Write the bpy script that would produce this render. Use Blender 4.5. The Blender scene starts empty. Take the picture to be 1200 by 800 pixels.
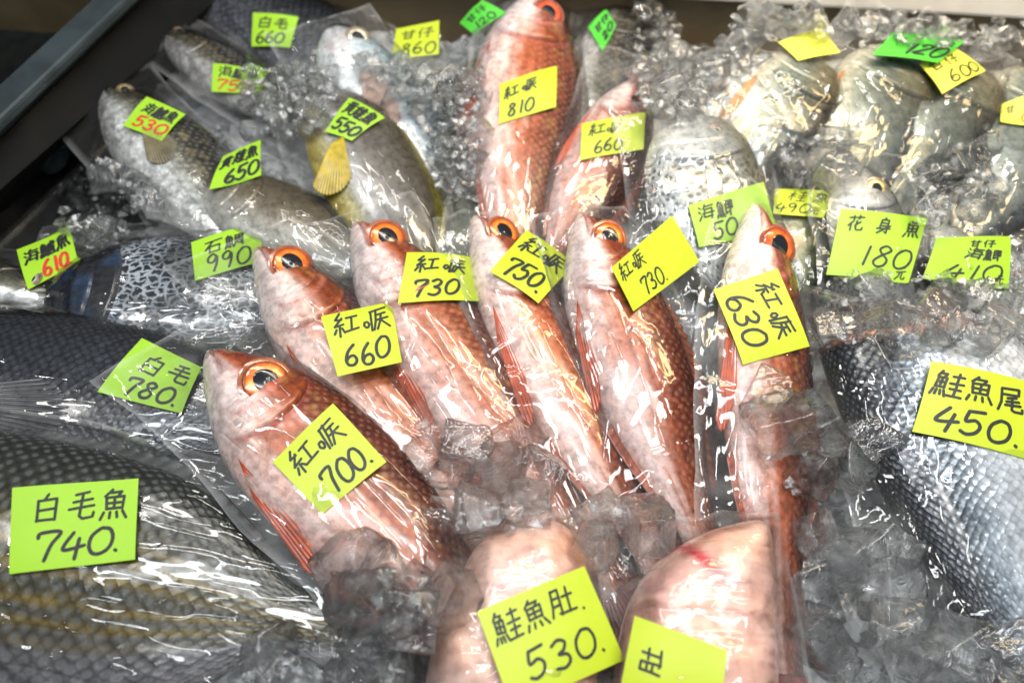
import bpy, bmesh, math, random
import numpy as np
from mathutils import Vector, Matrix
from mathutils.bvhtree import BVHTree

random.seed(7)
RNG = np.random.default_rng(7)
scene = bpy.context.scene
C = scene.collection

# ------------------------------------------------------------------ camera
W, H = 1200.0, 800.0                       # photograph pixels used for layout
LENS, PITCH, CAMZ = 26.0, math.radians(57), 0.45
FPX = W * LENS / 36.0
cam_data = bpy.data.cameras.new('camera')
cam_data.lens = LENS
cam_data.sensor_width = 36.0
cam_data.clip_start = 0.01
cam_data.clip_end = 50
cam = bpy.data.objects.new('camera', cam_data)
cam.location = (0, 0, CAMZ)
cam.rotation_euler = (math.pi / 2 - PITCH, 0, 0)
C.objects.link(cam)
scene.camera = cam
cam_data.dof.use_dof = True
cam_data.dof.focus_distance = 0.455
cam_data.dof.aperture_fstop = 4.2
CAM = Vector((0, 0, CAMZ))

# ------------------------------------------------------------------ light
world = bpy.data.worlds.new('World')
scene.world = world
world.use_nodes = True
bg = world.node_tree.nodes['Background']
bg.inputs[0].default_value = (0.86, 0.93, 1.0, 1)
bg.inputs[1].default_value = 0.22

def area(name, loc, aim, sx, sy, power, col):
    l = bpy.data.lights.new(name, 'AREA')
    l.shape = 'RECTANGLE'
    l.size, l.size_y = sx, sy
    l.energy = power
    l.color = col
    o = bpy.data.objects.new(name, l)
    o.location = loc
    d = Vector(aim) - Vector(loc)
    o.rotation_euler = d.to_track_quat('-Z', 'Y').to_euler()
    C.objects.link(o)
    return o

area('tube_light', (0.10, 0.30, 1.30), (0.08, 0.36, 0), 1.1, 0.09, 11.0, (0.95, 0.98, 1.0))
area('tube_light', (0.20, 0.80, 1.05), (0.12, 0.45, 0), 1.0, 0.05, 6.5, (1.0, 0.95, 0.88))
area('tube_light', (0.30, -0.40, 1.20), (0.1, 0.3, 0), 1.0, 0.06, 5.5, (0.95, 0.98, 1.0))
area('warm_case_light', (0.36, 0.50, 0.47), (0.37, 0.64, 0.03), 0.5, 0.05, 2.8, (1.0, 0.72, 0.34))
for bx_, by_ in ((-0.62, 0.30), (-0.22, 0.62), (0.18, 0.10), (0.52, 0.36), (0.80, 0.66)):     # small lamps added out of view for more glints on ice and film
    area('glint_lamp', (bx_, by_, 0.95), (bx_ * .6, by_ * .6 + .15, 0), 0.09, 0.09, 1.5, (1.0, 0.96, 0.90))

scene.view_settings.view_transform = 'Standard'
scene.view_settings.look = 'None'
scene.view_settings.exposure = -0.18
scene.view_settings.gamma = 1.0
scene.render.engine = 'CYCLES'
cy = scene.cycles
cy.use_denoising = True
cy.max_bounces = 18
cy.transmission_bounces = 16
cy.transparent_max_bounces = 40
cy.glossy_bounces = 3
cy.diffuse_bounces = 2
cy.use_adaptive_sampling = True
cy.adaptive_threshold = 0.03
cy.sample_clamp_indirect = 12.0

# ------------------------------------------------------------------ helpers
SP, CP = math.sin(PITCH), math.cos(PITCH)

def ray(u, v):
    x, y = (u - W / 2) / FPX, (v - H / 2) / FPX
    return Vector((x, CP - y * SP, -SP - y * CP))

def P(u, v, z=0.0):
    d = ray(u, v)
    return CAM + d * ((z - CAMZ) / d.z)

def hashn(i, j, seed):
    n = (i * 374761393 + j * 668265263 + seed * 1442695041) & 0xffffffff
    n = ((n ^ (n >> 13)) * 1274126177) & 0xffffffff
    return ((n ^ (n >> 16)) & 0xffff) / 65535.0

def vnoise(x, y, seed=0, linear=False):
    x = np.asarray(x, float); y = np.asarray(y, float)
    i = np.floor(x).astype(np.int64); j = np.floor(y).astype(np.int64)
    fx, fy = x - i, y - j
    if linear:                              # piecewise flat triangles: crumpled film facets
        a, b, c, d = hashn(i, j, seed), hashn(i + 1, j, seed), hashn(i, j + 1, seed), hashn(i + 1, j + 1, seed)
        return np.where(fx + fy < 1, a + (b - a) * fx + (c - a) * fy, d + (c - d) * (1 - fx) + (b - d) * (1 - fy))
    fx = fx * fx * (3 - 2 * fx); fy = fy * fy * (3 - 2 * fy)
    a, b, c, d = hashn(i, j, seed), hashn(i + 1, j, seed), hashn(i, j + 1, seed), hashn(i + 1, j + 1, seed)
    return (a * (1 - fx) + b * fx) * (1 - fy) + (c * (1 - fx) + d * fx) * fy

def fbm(x, y, seed=0):
    return 0.55 * vnoise(x, y, seed) + 0.3 * vnoise(x * 2.1, y * 2.1, seed + 1) + 0.15 * vnoise(x * 4.3, y * 4.3, seed + 2)

def sstep(a, b, x):
    t = np.clip((x - a) / (b - a), 0, 1)
    return t * t * (3 - 2 * t)

def hermite(xs, ys, x):
    xs, ys, x = np.asarray(xs, float), np.asarray(ys, float), np.asarray(x, float)
    m = np.gradient(ys, xs)
    k = np.clip(np.searchsorted(xs, x) - 1, 0, len(xs) - 2)
    h = xs[k + 1] - xs[k]
    t = np.clip((x - xs[k]) / h, 0, 1)
    return ((2*t**3 - 3*t**2 + 1) * ys[k] + (t**3 - 2*t**2 + t) * h * m[k] +
            (-2*t**3 + 3*t**2) * ys[k+1] + (t**3 - t**2) * h * m[k+1])

def ramp(xs, cols, x):
    cols = np.asarray(cols, float)
    return np.stack([np.interp(x, xs, cols[:, k]) for k in range(3)], -1)

def mixc(a, b, f):
    f = np.asarray(f)[..., None]
    return a * (1 - f) + np.asarray(b, float) * f

def mesh_obj(name, verts, faces, mat, parent=None, smooth=True, cols=None, uvs=None):
    me = bpy.data.meshes.new(name)
    me.from_pydata(np.asarray(verts).tolist(), [], faces if isinstance(faces, list) else faces.tolist())
    if smooth:
        me.polygons.foreach_set('use_smooth', np.ones(len(me.polygons), bool))
    if cols is not None:
        a = me.color_attributes.new('Col', 'FLOAT_COLOR', 'POINT')
        a.data.foreach_set('color', np.asarray(cols, np.float32).ravel())
    if uvs is not None:
        l = me.uv_layers.new(name='UVMap')
        vi = np.empty(len(me.loops), np.int32)
        me.loops.foreach_get('vertex_index', vi)
        l.data.foreach_set('uv', np.asarray(uvs, np.float32)[vi].ravel())
    me.materials.append(mat)
    o = bpy.data.objects.new(name, me)
    C.objects.link(o)
    if parent is not None:
        o.parent = parent
    return o

def grid_faces(n, m, wrap=False):
    i = np.arange(n - 1)[:, None]; j = np.arange(m if wrap else m - 1)[None, :]
    jn = (j + 1) % m
    return np.stack([i * m + j + 0 * jn, i * m + jn, (i + 1) * m + jn, (i + 1) * m + j + 0 * jn], -1).reshape(-1, 4)

def sheet(name, grid, thick, mat, parent, cols=None, nrm=(0, 0, 1), smooth=True):
    """a thin closed two-sided sheet from a point grid (n,m,3)"""
    n, m, _ = grid.shape
    off = np.asarray(nrm, float) * thick / 2
    top = (grid + off).reshape(-1, 3); bot = (grid - off).reshape(-1, 3)
    f = grid_faces(n, m); N = n * m
    faces = f.tolist() + (f[:, ::-1] + N).tolist()
    ring = [j for j in range(m)] + [i * m + m - 1 for i in range(1, n)] + [(n - 1) * m + j for j in range(m - 2, -1, -1)] + [i * m for i in range(n - 2, 0, -1)]
    for a, b in zip(ring, ring[1:] + ring[:1]):
        faces.append([a, a + N, b + N, b])
    c2 = None if cols is None else np.concatenate([cols.reshape(-1, 4)] * 2)
    return mesh_obj(name, np.concatenate([top, bot]), faces, mat, parent, smooth, c2)

def tag(o, label, cat, group=None, kind=None):
    if label: o['label'] = label
    if cat: o['category'] = cat
    if group: o['group'] = group
    if kind: o['kind'] = kind
    return o

def box(name, corners8, mat, parent=None, bevel=0.0):
    f = [[0, 3, 2, 1], [4, 5, 6, 7], [0, 1, 5, 4], [1, 2, 6, 5], [2, 3, 7, 6], [3, 0, 4, 7]]
    o = mesh_obj(name, [tuple(c) for c in corners8], f, mat, parent, False)
    if bevel:
        b = o.modifiers.new('bevel', 'BEVEL'); b.width = bevel; b.segments = 2
    return o

# ------------------------------------------------------------------ materials
def new_mat(name):
    m = bpy.data.materials.new(name)
    m.use_nodes = True
    nt = m.node_tree
    nt.nodes.clear()
    out = nt.nodes.new('ShaderNodeOutputMaterial')
    return m, nt, out

class NT:
    def __init__(s, nt): s.nt = nt
    def n(s, t, **kw):
        o = s.nt.nodes.new(t)
        for k, v in kw.items(): setattr(o, k, v)
        return o
    def link(s, a, b): s.nt.links.new(a, b)
    def val(s, sock, v):
        if hasattr(v, 'is_output') or isinstance(v, bpy.types.NodeSocket): s.link(v, sock)
        else: sock.default_value = v
    def math(s, op, a, b=0.0, clamp=False):
        o = s.n('ShaderNodeMath', operation=op, use_clamp=clamp)
        s.val(o.inputs[0], a); s.val(o.inputs[1], b)
        return o.outputs[0]
    def mr(s, v, a, b, c=0.0, d=1.0, smooth=True):
        o = s.n('ShaderNodeMapRange')
        if smooth: o.interpolation_type = 'SMOOTHSTEP'
        s.val(o.inputs[0], v)
        for k, x in zip((1, 2, 3, 4), (a, b, c, d)): s.val(o.inputs[k], x)
        return o.outputs[0]
    def mix(s, f, a, b, mode='MIX'):
        o = s.n('ShaderNodeMix', data_type='RGBA', blend_type=mode)
        s.val(o.inputs[0], f); s.val(o.inputs[6], a); s.val(o.inputs[7], b)
        return o.outputs[2]
    def noise(s, vec, scale, detail=3.0, rough=0.55):
        o = s.n('ShaderNodeTexNoise')
        if vec is not None: s.link(vec, o.inputs['Vector'])
        o.inputs['Scale'].default_value = scale; o.inputs['Detail'].default_value = detail
        o.inputs['Roughness'].default_value = rough
        return o.outputs[0]

def simple(name, col, rough=0.5, metal=0.0, coat=0.0, noise_amt=0.0, nscale=60, bump=0.0, sheen_rough=None):
    m, nt, out = new_mat(name); g = NT(nt)
    p = g.n('ShaderNodeBsdfPrincipled')
    tc = g.n('ShaderNodeTexCoord')
    nz = g.noise(tc.outputs['Object'], nscale, 5)
    f = g.mr(nz, 0.25, 0.75, 1 - noise_amt, 1 + noise_amt)
    cc = g.n('ShaderNodeCombineColor'); 
    for k in range(3): g.link(f, cc.inputs[k])
    g.link(g.mix(1.0, (*col, 1), cc.outputs[0], 'MULTIPLY'), p.inputs['Base Color'])
    p.inputs['Roughness'].default_value = rough
    g.link(g.mr(nz, 0.2, 0.8, rough * 0.75, min(1, rough * 1.3)), p.inputs['Roughness'])
    p.inputs['Metallic'].default_value = metal
    p.inputs['Coat Weight'].default_value = coat
    p.inputs['Coat Roughness'].default_value = 0.06
    if bump:
        b = g.n('ShaderNodeBump'); b.inputs['Distance'].default_value = bump
        g.link(nz, b.inputs['Height']); g.link(b.outputs[0], p.inputs['Normal'])
    g.link(p.outputs[0], out.inputs[0])
    return m

def fish_mat(name, edge=0.5, edge_col=(0.4, 0.4, 0.4), spot=0.0, spot_col=(0.5, 0.5, 0.5), bump=0.5,
             rough=0.3, metal=0.15, mottle=0.25, web=0.0, web_col=(0.45, 0.5, 0.55), web_scale=0.35, dots=0.0, dot_col=(0.02, 0.02, 0.02)):
    """skin: vertex colours carry the species' markings, the scale lattice and fine mottling come from nodes"""
    m, nt, out = new_mat(name); g = NT(nt)
    at = g.n('ShaderNodeAttribute', attribute_name='Col')
    col, msk = at.outputs['Color'], at.outputs['Alpha']
    uv = g.n('ShaderNodeUVMap', uv_map='UVMap')
    warp = g.noise(uv.outputs[0], 0.3, 1)
    sep = g.n('ShaderNodeSeparateXYZ'); g.link(uv.outputs[0], sep.inputs[0])
    uu = g.math('ADD', sep.outputs[0], g.math('MULTIPLY', warp, 0.5))
    a = g.math('MULTIPLY', g.math('ADD', uu, sep.outputs[1]), 0.7071)
    b = g.math('MULTIPLY', g.math('SUBTRACT', uu, sep.outputs[1]), 0.7071)
    cx = g.n('ShaderNodeCombineXYZ'); g.link(a, cx.inputs[0]); g.link(b, cx.inputs[1])
    vo = g.n('ShaderNodeTexVoronoi', voronoi_dimensions='2D', feature='F1')
    g.link(cx.outputs[0], vo.inputs['Vector']); vo.inputs['Scale'].default_value = 1.0
    vo.inputs['Randomness'].default_value = 0.3
    d = vo.outputs['Distance']
    cell = g.n('ShaderNodeSeparateColor'); g.link(vo.outputs['Color'], cell.inputs[0])
    var = g.mr(cell.outputs[0], 0, 1, 0.82, 1.15, False)
    tc = g.n('ShaderNodeTexCoord')
    n1 = g.noise(tc.outputs['Object'], 170, 3, 0.65)
    nf = g.mr(n1, 0.3, 0.7, 1 - mottle, 1 + mottle)
    k = g.math('MULTIPLY', nf, g.math('ADD', g.math('MULTIPLY', g.math('SUBTRACT', var, 1.0), msk), 1.0))
    cc = g.n('ShaderNodeCombineColor')
    for q in range(3): g.link(k, cc.inputs[q])
    c = g.mix(1.0, col, cc.outputs[0], 'MULTIPLY')
    ef = g.math('MULTIPLY', g.math('MULTIPLY', g.mr(d, 0.30, 0.60), msk), edge)
    c = g.mix(ef, c, g.mix(1.0, c, (*edge_col, 1), 'MULTIPLY'))
    if spot:
        sf = g.math('MULTIPLY', g.math('MULTIPLY', g.mr(d, 0.14, 0.36, 1, 0), msk), spot)
        c = g.mix(sf, c, (*spot_col, 1))
    if web:
        v2 = g.n('ShaderNodeTexVoronoi', voronoi_dimensions='2D', feature='DISTANCE_TO_EDGE')
        mp = g.n('ShaderNodeMapping'); mp.inputs['Scale'].default_value = (web_scale, web_scale * 1.7, 1)
        wn = g.n('ShaderNodeTexNoise'); wn.inputs['Scale'].default_value = 0.9
        g.link(uv.outputs[0], wn.inputs['Vector'])
        add = g.n('ShaderNodeVectorMath', operation='ADD'); g.link(uv.outputs[0], add.inputs[0])
        sc = g.n('ShaderNodeVectorMath', operation='SCALE'); g.link(wn.outputs['Color'], sc.inputs[0]); sc.inputs['Scale'].default_value = 1.6
        g.link(sc.outputs[0], add.inputs[1]); g.link(add.outputs[0], mp.inputs[0]); g.link(mp.outputs[0], v2.inputs['Vector'])
        v2.inputs['Scale'].default_value = 1.0
        wf = g.math('MULTIPLY', g.math('MULTIPLY', g.mr(v2.outputs['Distance'], 0.06, 0.24, 1, 0), msk), web)
        wf = g.math('MULTIPLY', wf, g.mr(g.noise(uv.outputs[0], 0.12, 2), 0.38, 0.6, 0.25, 1.0))
        c = g.mix(wf, c, (*web_col, 1))
    if dots:
        v3 = g.n('ShaderNodeTexVoronoi', voronoi_dimensions='2D', feature='F1')
        g.link(uv.outputs[0], v3.inputs['Vector']); v3.inputs['Scale'].default_value = 0.62
        df = g.math('MULTIPLY', g.math('MULTIPLY', g.mr(v3.outputs['Distance'], 0.18, 0.34, 1, 0), msk), dots)
        c = g.mix(df, c, (*dot_col, 1))
    p = g.n('ShaderNodeBsdfPrincipled')
    g.link(c, p.inputs['Base Color'])
    p.inputs['Metallic'].default_value = metal
    g.link(g.mr(n1, 0.25, 0.75, rough * 0.7, rough * 1.4), p.inputs['Roughness'])
    p.inputs['Coat Weight'].default_value = 0.35
    p.inputs['Coat Roughness'].default_value = 0.12
    hgt = g.math('MULTIPLY', g.math('SUBTRACT', 1.0, g.math('POWER', d, 1.6)), msk)
    hgt = g.math('ADD', hgt, g.math('MULTIPLY', n1, 0.5))
    bp = g.n('ShaderNodeBump'); bp.inputs['Strength'].default_value = bump; bp.inputs['Distance'].default_value = 0.0007
    g.link(hgt, bp.inputs['Height']); g.link(bp.outputs[0], p.inputs['Normal'])
    g.link(p.outputs[0], out.inputs[0])
    return m

def film_mat(name, haze=0.006, tint=(0.985, 0.988, 0.988), gain=1.05, rough=0.05):
    m, nt, out = new_mat(name); g = NT(nt)
    at = g.n('ShaderNodeAttribute', attribute_name='Col')          # alpha: doubled, sealed or slack film
    fr = g.n('ShaderNodeFresnel'); fr.inputs['IOR'].default_value = 1.5
    f = g.math('MULTIPLY', fr.outputs[0], gain, True)
    tc = g.n('ShaderNodeTexCoord'); mp = g.n('ShaderNodeMapping'); mp.inputs['Scale'].default_value = (14, 95, 40)
    mp.inputs['Rotation'].default_value = (0, 0, 0.22)
    g.link(tc.outputs['Object'], mp.inputs[0])
    nz = g.noise(mp.outputs[0], 1.0, 1.0, 0.5)
    rg = g.math('POWER', g.math('SUBTRACT', 1.0, g.math('ABSOLUTE', g.math('SUBTRACT', g.math('MULTIPLY', nz, 2.0), 1.0))), 9.0)
    bp = g.n('ShaderNodeBump'); bp.inputs['Strength'].default_value = 0.42; bp.inputs['Distance'].default_value = 0.0008
    g.link(rg, bp.inputs['Height'])
    tr = g.n('ShaderNodeBsdfTransparent'); tr.inputs[0].default_value = (*tint, 1)
    gl = g.n('ShaderNodeBsdfGlossy'); gl.inputs['Roughness'].default_value = rough
    g.link(bp.outputs[0], gl.inputs['Normal']); g.link(bp.outputs[0], fr.inputs['Normal'])
    df = g.n('ShaderNodeBsdfDiffuse'); df.inputs[0].default_value = (0.88, 0.90, 0.91, 1)
    m1 = g.n('ShaderNodeMixShader'); g.link(g.math('ADD', g.math('MULTIPLY', at.outputs['Alpha'], 1.0), haze, True), m1.inputs[0])
    g.link(tr.outputs[0], m1.inputs[1]); g.link(df.outputs[0], m1.inputs[2])
    m2 = g.n('ShaderNodeMixShader'); g.link(f, m2.inputs[0]); g.link(m1.outputs[0], m2.inputs[1]); g.link(gl.outputs[0], m2.inputs[2])
    g.link(m2.outputs[0], out.inputs[0])
    return m

def ice_mat(name, clear=0.34, haze=0.03, tint=(0.992, 0.996, 0.998), ns=2.0, bd=0.0022, rim=0.8, frost=0.07):
    """clear wet ice: glass with wavy melted faces, a little straight-through light, faint milky flaws, mirror-like edges"""
    m, nt, out = new_mat(name); g = NT(nt)
    tc = g.n('ShaderNodeTexCoord')
    nz = g.noise(tc.outputs['Object'], ns, 3, 0.5)
    bp = g.n('ShaderNodeBump'); bp.inputs['Strength'].default_value = 0.8; bp.inputs['Distance'].default_value = bd
    g.link(nz, bp.inputs['Height'])
    gl = g.n('ShaderNodeBsdfGlass'); gl.inputs['IOR'].default_value = 1.29; gl.inputs['Roughness'].default_value = 0.0
    gl.inputs[0].default_value = (*tint, 1); g.link(bp.outputs[0], gl.inputs['Normal'])
    tr = g.n('ShaderNodeBsdfTransparent'); tr.inputs[0].default_value = (*tint, 1)
    m1 = g.n('ShaderNodeMixShader'); m1.inputs[0].default_value = clear
    g.link(gl.outputs[0], m1.inputs[1]); g.link(tr.outputs[0], m1.inputs[2])
    df = g.n('ShaderNodeBsdfDiffuse'); df.inputs[0].default_value = (0.90, 0.93, 0.95, 1)
    m2 = g.n('ShaderNodeMixShader'); g.link(g.mr(nz, 0.54, 0.64, haze * 0.2, frost), m2.inputs[0])
    g.link(m1.outputs[0], m2.inputs[1]); g.link(df.outputs[0], m2.inputs[2])
    lw = g.n('ShaderNodeLayerWeight'); lw.inputs['Blend'].default_value = 0.5; g.link(bp.outputs[0], lw.inputs['Normal'])
    f = g.math('ADD', g.math('MULTIPLY', g.math('POWER', lw.outputs['Facing'], 2.5), rim), 0.04)
    gs = g.n('ShaderNodeBsdfGlossy'); gs.inputs['Roughness'].default_value = 0.10; g.link(bp.outputs[0], gs.inputs['Normal'])
    m3 = g.n('ShaderNodeMixShader'); g.link(f, m3.inputs[0])
    g.link(m2.outputs[0], m3.inputs[1]); g.link(gs.outputs[0], m3.inputs[2])
    g.link(m3.outputs[0], out.inputs[0])
    return m

M = {}
M['red'] = fish_mat('red_skin', edge=0.5, edge_col=(0.62, 0.40, 0.34), spot=0.10, spot_col=(0.85, 0.66, 0.56), bump=0.4, rough=0.3, metal=0.0, mottle=0.26)
M['chub_striped'] = fish_mat('striped_chub_skin', edge=0.75, edge_col=(0.35, 0.35, 0.35), spot=0.45, spot_col=(0.15, 0.17, 0.175), bump=0.7, rough=0.25, metal=0.1, mottle=0.2)
M['chub_blue'] = fish_mat('blue_grey_chub_skin', edge=0.8, edge_col=(0.3, 0.3, 0.32), spot=0.10, spot_col=(0.14, 0.155, 0.18), bump=0.6, rough=0.25, metal=0.2)
M['knifejaw'] = fish_mat('mottled_black_skin', edge=0.2, bump=0.35, rough=0.25, metal=0.1, web=0.95, web_col=(0.42, 0.47, 0.52), web_scale=0.75)
M['bass'] = fish_mat('silver_bass_skin', edge=0.25, edge_col=(0.55, 0.55, 0.52), spot=0.12, spot_col=(0.8, 0.82, 0.82), bump=0.3, rough=0.22, metal=0.3, mottle=0.35)
M['brown'] = fish_mat('olive_brown_skin', edge=0.2, edge_col=(0.6, 0.6, 0.6), bump=0.2, rough=0.3, metal=0.1, mottle=0.2)
M['silver'] = fish_mat('pale_silver_skin', edge=0.12, edge_col=(0.6, 0.62, 0.62), bump=0.15, rough=0.28, metal=0.2, mottle=0.15)
M['dotted'] = fish_mat('dark_dotted_skin', edge=0.3, edge_col=(0.5, 0.5, 0.5), bump=0.4, rough=0.3, metal=0.15, dots=0.85, dot_col=(0.04, 0.045, 0.05))
M['salmon'] = fish_mat('salmon_scale_skin', edge=0.4, edge_col=(0.30, 0.33, 0.36), spot=0.12, spot_col=(0.8, 0.83, 0.86), bump=0.6, rough=0.2, metal=0.35, mottle=0.2)
M['flesh'] = fish_mat('pale_salmon_flesh', edge=0.0, bump=0.3, rough=0.3, metal=0.0, mottle=0.1)
_p = [n for n in M['flesh'].node_tree.nodes if n.type == 'BSDF_PRINCIPLED'][0]
_p.inputs['Subsurface Weight'].default_value = 0.35; _p.inputs['Subsurface Radius'].default_value = (1.0, 0.4, 0.3); _p.inputs['Subsurface Scale'].default_value = 0.006
M['fin'] = fish_mat('fin_membrane', edge=0.0, bump=0.2, rough=0.35, metal=0.0, mottle=0.25)
M['iris'] = fish_mat('eye_iris', edge=0.0, bump=0.0, rough=0.15, metal=0.1, mottle=0.25)
M['pupil'] = simple('eye_pupil', (0.012, 0.014, 0.018), 0.10, coat=0.0)
M['film'] = film_mat('clear_bag_film')
M['film_hazy'] = film_mat('hazy_bag_film', haze=0.014)
M['ice'] = ice_mat('clear_ice')
M['chip'] = ice_mat('crushed_ice', clear=0.34, haze=0.08, ns=170, bd=.0012, frost=0.50)
M['bed'] = simple('packed_ice', (0.52, 0.54, 0.55), 0.25, noise_amt=0.45, nscale=45, bump=0.01, coat=0.6)
M['black_panel'] = simple('black_case_panel', (0.004, 0.0045, 0.0045), 0.6, noise_amt=0.5, nscale=25)
M['dark_glass'] = simple('dark_mottled_floor', (0.010, 0.011, 0.008), 0.3, noise_amt=0.8, nscale=40)
for k_ in ('black_panel', 'dark_glass'):
    [n for n in M[k_].node_tree.nodes if n.type == 'BSDF_PRINCIPLED'][0].inputs['Specular IOR Level'].default_value = 0.12
M['rim'] = simple('blue_grey_steel_rim', (0.032, 0.045, 0.05), 0.4, metal=0.3, noise_amt=0.25, nscale=30)
M['steel'] = simple('dull_tray_steel', (0.06, 0.062, 0.06), 0.38, metal=0.5, noise_amt=0.4, nscale=35)
M['bright_steel'] = simple('bright_seam_steel', (0.45, 0.45, 0.43), 0.25, metal=0.9, noise_amt=0.2)
M['white'] = simple('white_painted_rail', (0.85, 0.84, 0.80), 0.4, noise_amt=0.04)
M['brown_wall'] = simple('brown_back_panel', (0.10, 0.075, 0.04), 0.5, noise_amt=0.3, nscale=12)
M['ink'] = simple('black_marker_ink', (0.012, 0.014, 0.016), 0.55, noise_amt=0.3, nscale=400)
M['red_ink'] = simple('red_marker_ink', (0.50, 0.03, 0.012), 0.55, noise_amt=0.3, nscale=400)

def paper(name, col):
    m, nt, out = new_mat(name); g = NT(nt)
    tc = g.n('ShaderNodeTexCoord')
    nz = g.noise(tc.outputs['Object'], 45, 4, 0.6)
    c = g.mix(g.mr(nz, 0.35, 0.75, 0, 0.3), (*col, 1), (col[0] * 0.86, col[1] * 0.9, col[2] * 0.7, 1))
    p = g.n('ShaderNodeBsdfPrincipled'); g.link(c, p.inputs['Base Color']); p.inputs['Roughness'].default_value = 0.42
    bp = g.n('ShaderNodeBump'); bp.inputs['Strength'].default_value = 0.25; bp.inputs['Distance'].default_value = 0.0015
    g.link(nz, bp.inputs['Height']); g.link(bp.outputs[0], p.inputs['Normal'])
    tl = g.n('ShaderNodeBsdfTranslucent'); g.link(c, tl.inputs[0])
    mx = g.n('ShaderNodeMixShader'); mx.inputs[0].default_value = 0.18
    g.link(p.outputs[0], mx.inputs[1]); g.link(tl.outputs[0], mx.inputs[2]); g.link(mx.outputs[0], out.inputs[0])
    return m
M['tag_y'] = paper('yellow_green_paper', (0.55, 0.68, 0.030))
M['tag_l'] = paper('lime_paper', (0.36, 0.66, 0.030))
M['tag_g'] = paper('green_paper', (0.09, 0.60, 0.05))
M['tag_w'] = paper('pale_yellow_paper', (0.78, 0.80, 0.10))

# ------------------------------------------------------------------ the setting
TZ = -0.035
A, B = P(20, 265, TZ), P(112, 178, TZ)              # seam where tray meets the side wall
WD = (B - A).normalized(); WN = Vector((-WD.y, WD.x, 0))   # WN points out of the case (left)
A0, B0 = A - WD * 0.8, A + WD * 1.6
o = mesh_obj('tray_floor', [tuple(A0), (A0.x, -0.5, TZ), (1.4, -0.5, TZ), (1.4, 1.5, TZ), tuple(B0)], [[0, 1, 2, 3, 4]], M['steel'], None, False)
tag(o, None, None, kind='structure')
# floor beyond the case
o = mesh_obj('floor', [(-4, -2, -0.5), (4, -2, -0.5), (4, 5, -0.5), (-4, 5, -0.5)], [[0, 1, 2, 3]], M['dark_glass'], None, False)
tag(o, None, None, kind='structure')
RIMZ = 0.075
R0, R1 = P(0, 152, RIMZ), P(150, 8, RIMZ)           # inner edge of the rim
RD = (R1 - R0).normalized(); RN = Vector((-RD.y, RD.x, 0))
ra, rb = R0 - RD * 0.6, R0 + RD * 1.4
wall = bpy.data.objects.new('case_side_wall', None); C.objects.link(wall); wall.location = A
tag(wall, 'black side wall of the fish case with a blue grey steel rim', 'case wall')
def wl(p): return Vector(p) - A
box('panel', [wl(A0), wl(B0), wl(B0 + WN * 0.02), wl(A0 + WN * 0.02), wl(ra + Vector((0, 0, -0.004))), wl(rb + Vector((0, 0, -0.004))), wl(rb + RN * 0.02 + Vector((0, 0, -0.004))), wl(ra + RN * 0.02 + Vector((0, 0, -0.004)))], M['black_panel'], wall)
box('rim', [wl(ra - Vector((0, 0, 0.004))), wl(rb - Vector((0, 0, 0.004))), wl(rb + RN * 0.028 - Vector((0, 0, 0.004))), wl(ra + RN * 0.028 - Vector((0, 0, 0.004))),
            wl(ra + Vector((0, 0, 0.006))), wl(rb + Vector((0, 0, 0.006))), wl(rb + RN * 0.028 + Vector((0, 0, 0.006))), wl(ra + RN * 0.028 + Vector((0, 0, 0.006)))], M['rim'], wall, 0.003)
s0, s1 = A - WD * 0.25, A + WD * 1.2
up = Vector((0, 0, 1))
box('seam_strip', [wl(s0 - WN * 0.004), wl(s1 - WN * 0.004), wl(s1 + WN * 0.001), wl(s0 + WN * 0.001), wl(s0 - WN * 0.004 + up * 0.003), wl(s1 - WN * 0.004 + up * 0.003), wl(s1 + WN * 0.001 + up * 0.003), wl(s0 + WN * 0.001 + up * 0.003)], M['bright_steel'], wall)
# round bolt on the wall: lathe along the wall normal
def lathe(name, prof, axis, centre, mat, parent, n=28):
    axis = Vector(axis).normalized(); q = axis.to_track_quat('Z', 'Y')
    vs, fs = [], []
    for r, h in prof:
        for k in range(n):
            t = 2 * math.pi * k / n
            vs.append(tuple(Vector(centre) + q @ Vector((r * math.cos(t), r * math.sin(t), h))))
    fs = grid_faces(len(prof), n, True).tolist()
    fs.append([(len(prof) - 1) * n + k for k in range(n)])
    return mesh_obj(name, vs, fs, mat, parent)
def wall_point(u, v):
    d = ray(u, v); best = None
    p0 = A; e1 = WD; mid = (R0 + RD * 0.1); e2 = (mid - A); n = e1.cross(e2).normalized()
    t = (p0 - CAM).dot(n) / d.dot(n); nn = n if n.dot(d) < 0 else -n
    return CAM + d * t, nn
bp_, bn_ = wall_point(60, 183)
lathe('bolt', [(0.0155, -0.002), (0.0155, 0.004), (0.0125, 0.007), (0.0120, 0.0075), (0.011, 0.0065), (0.0, 0.0068)], bn_, bp_ - A, M['rim'], wall)
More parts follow.
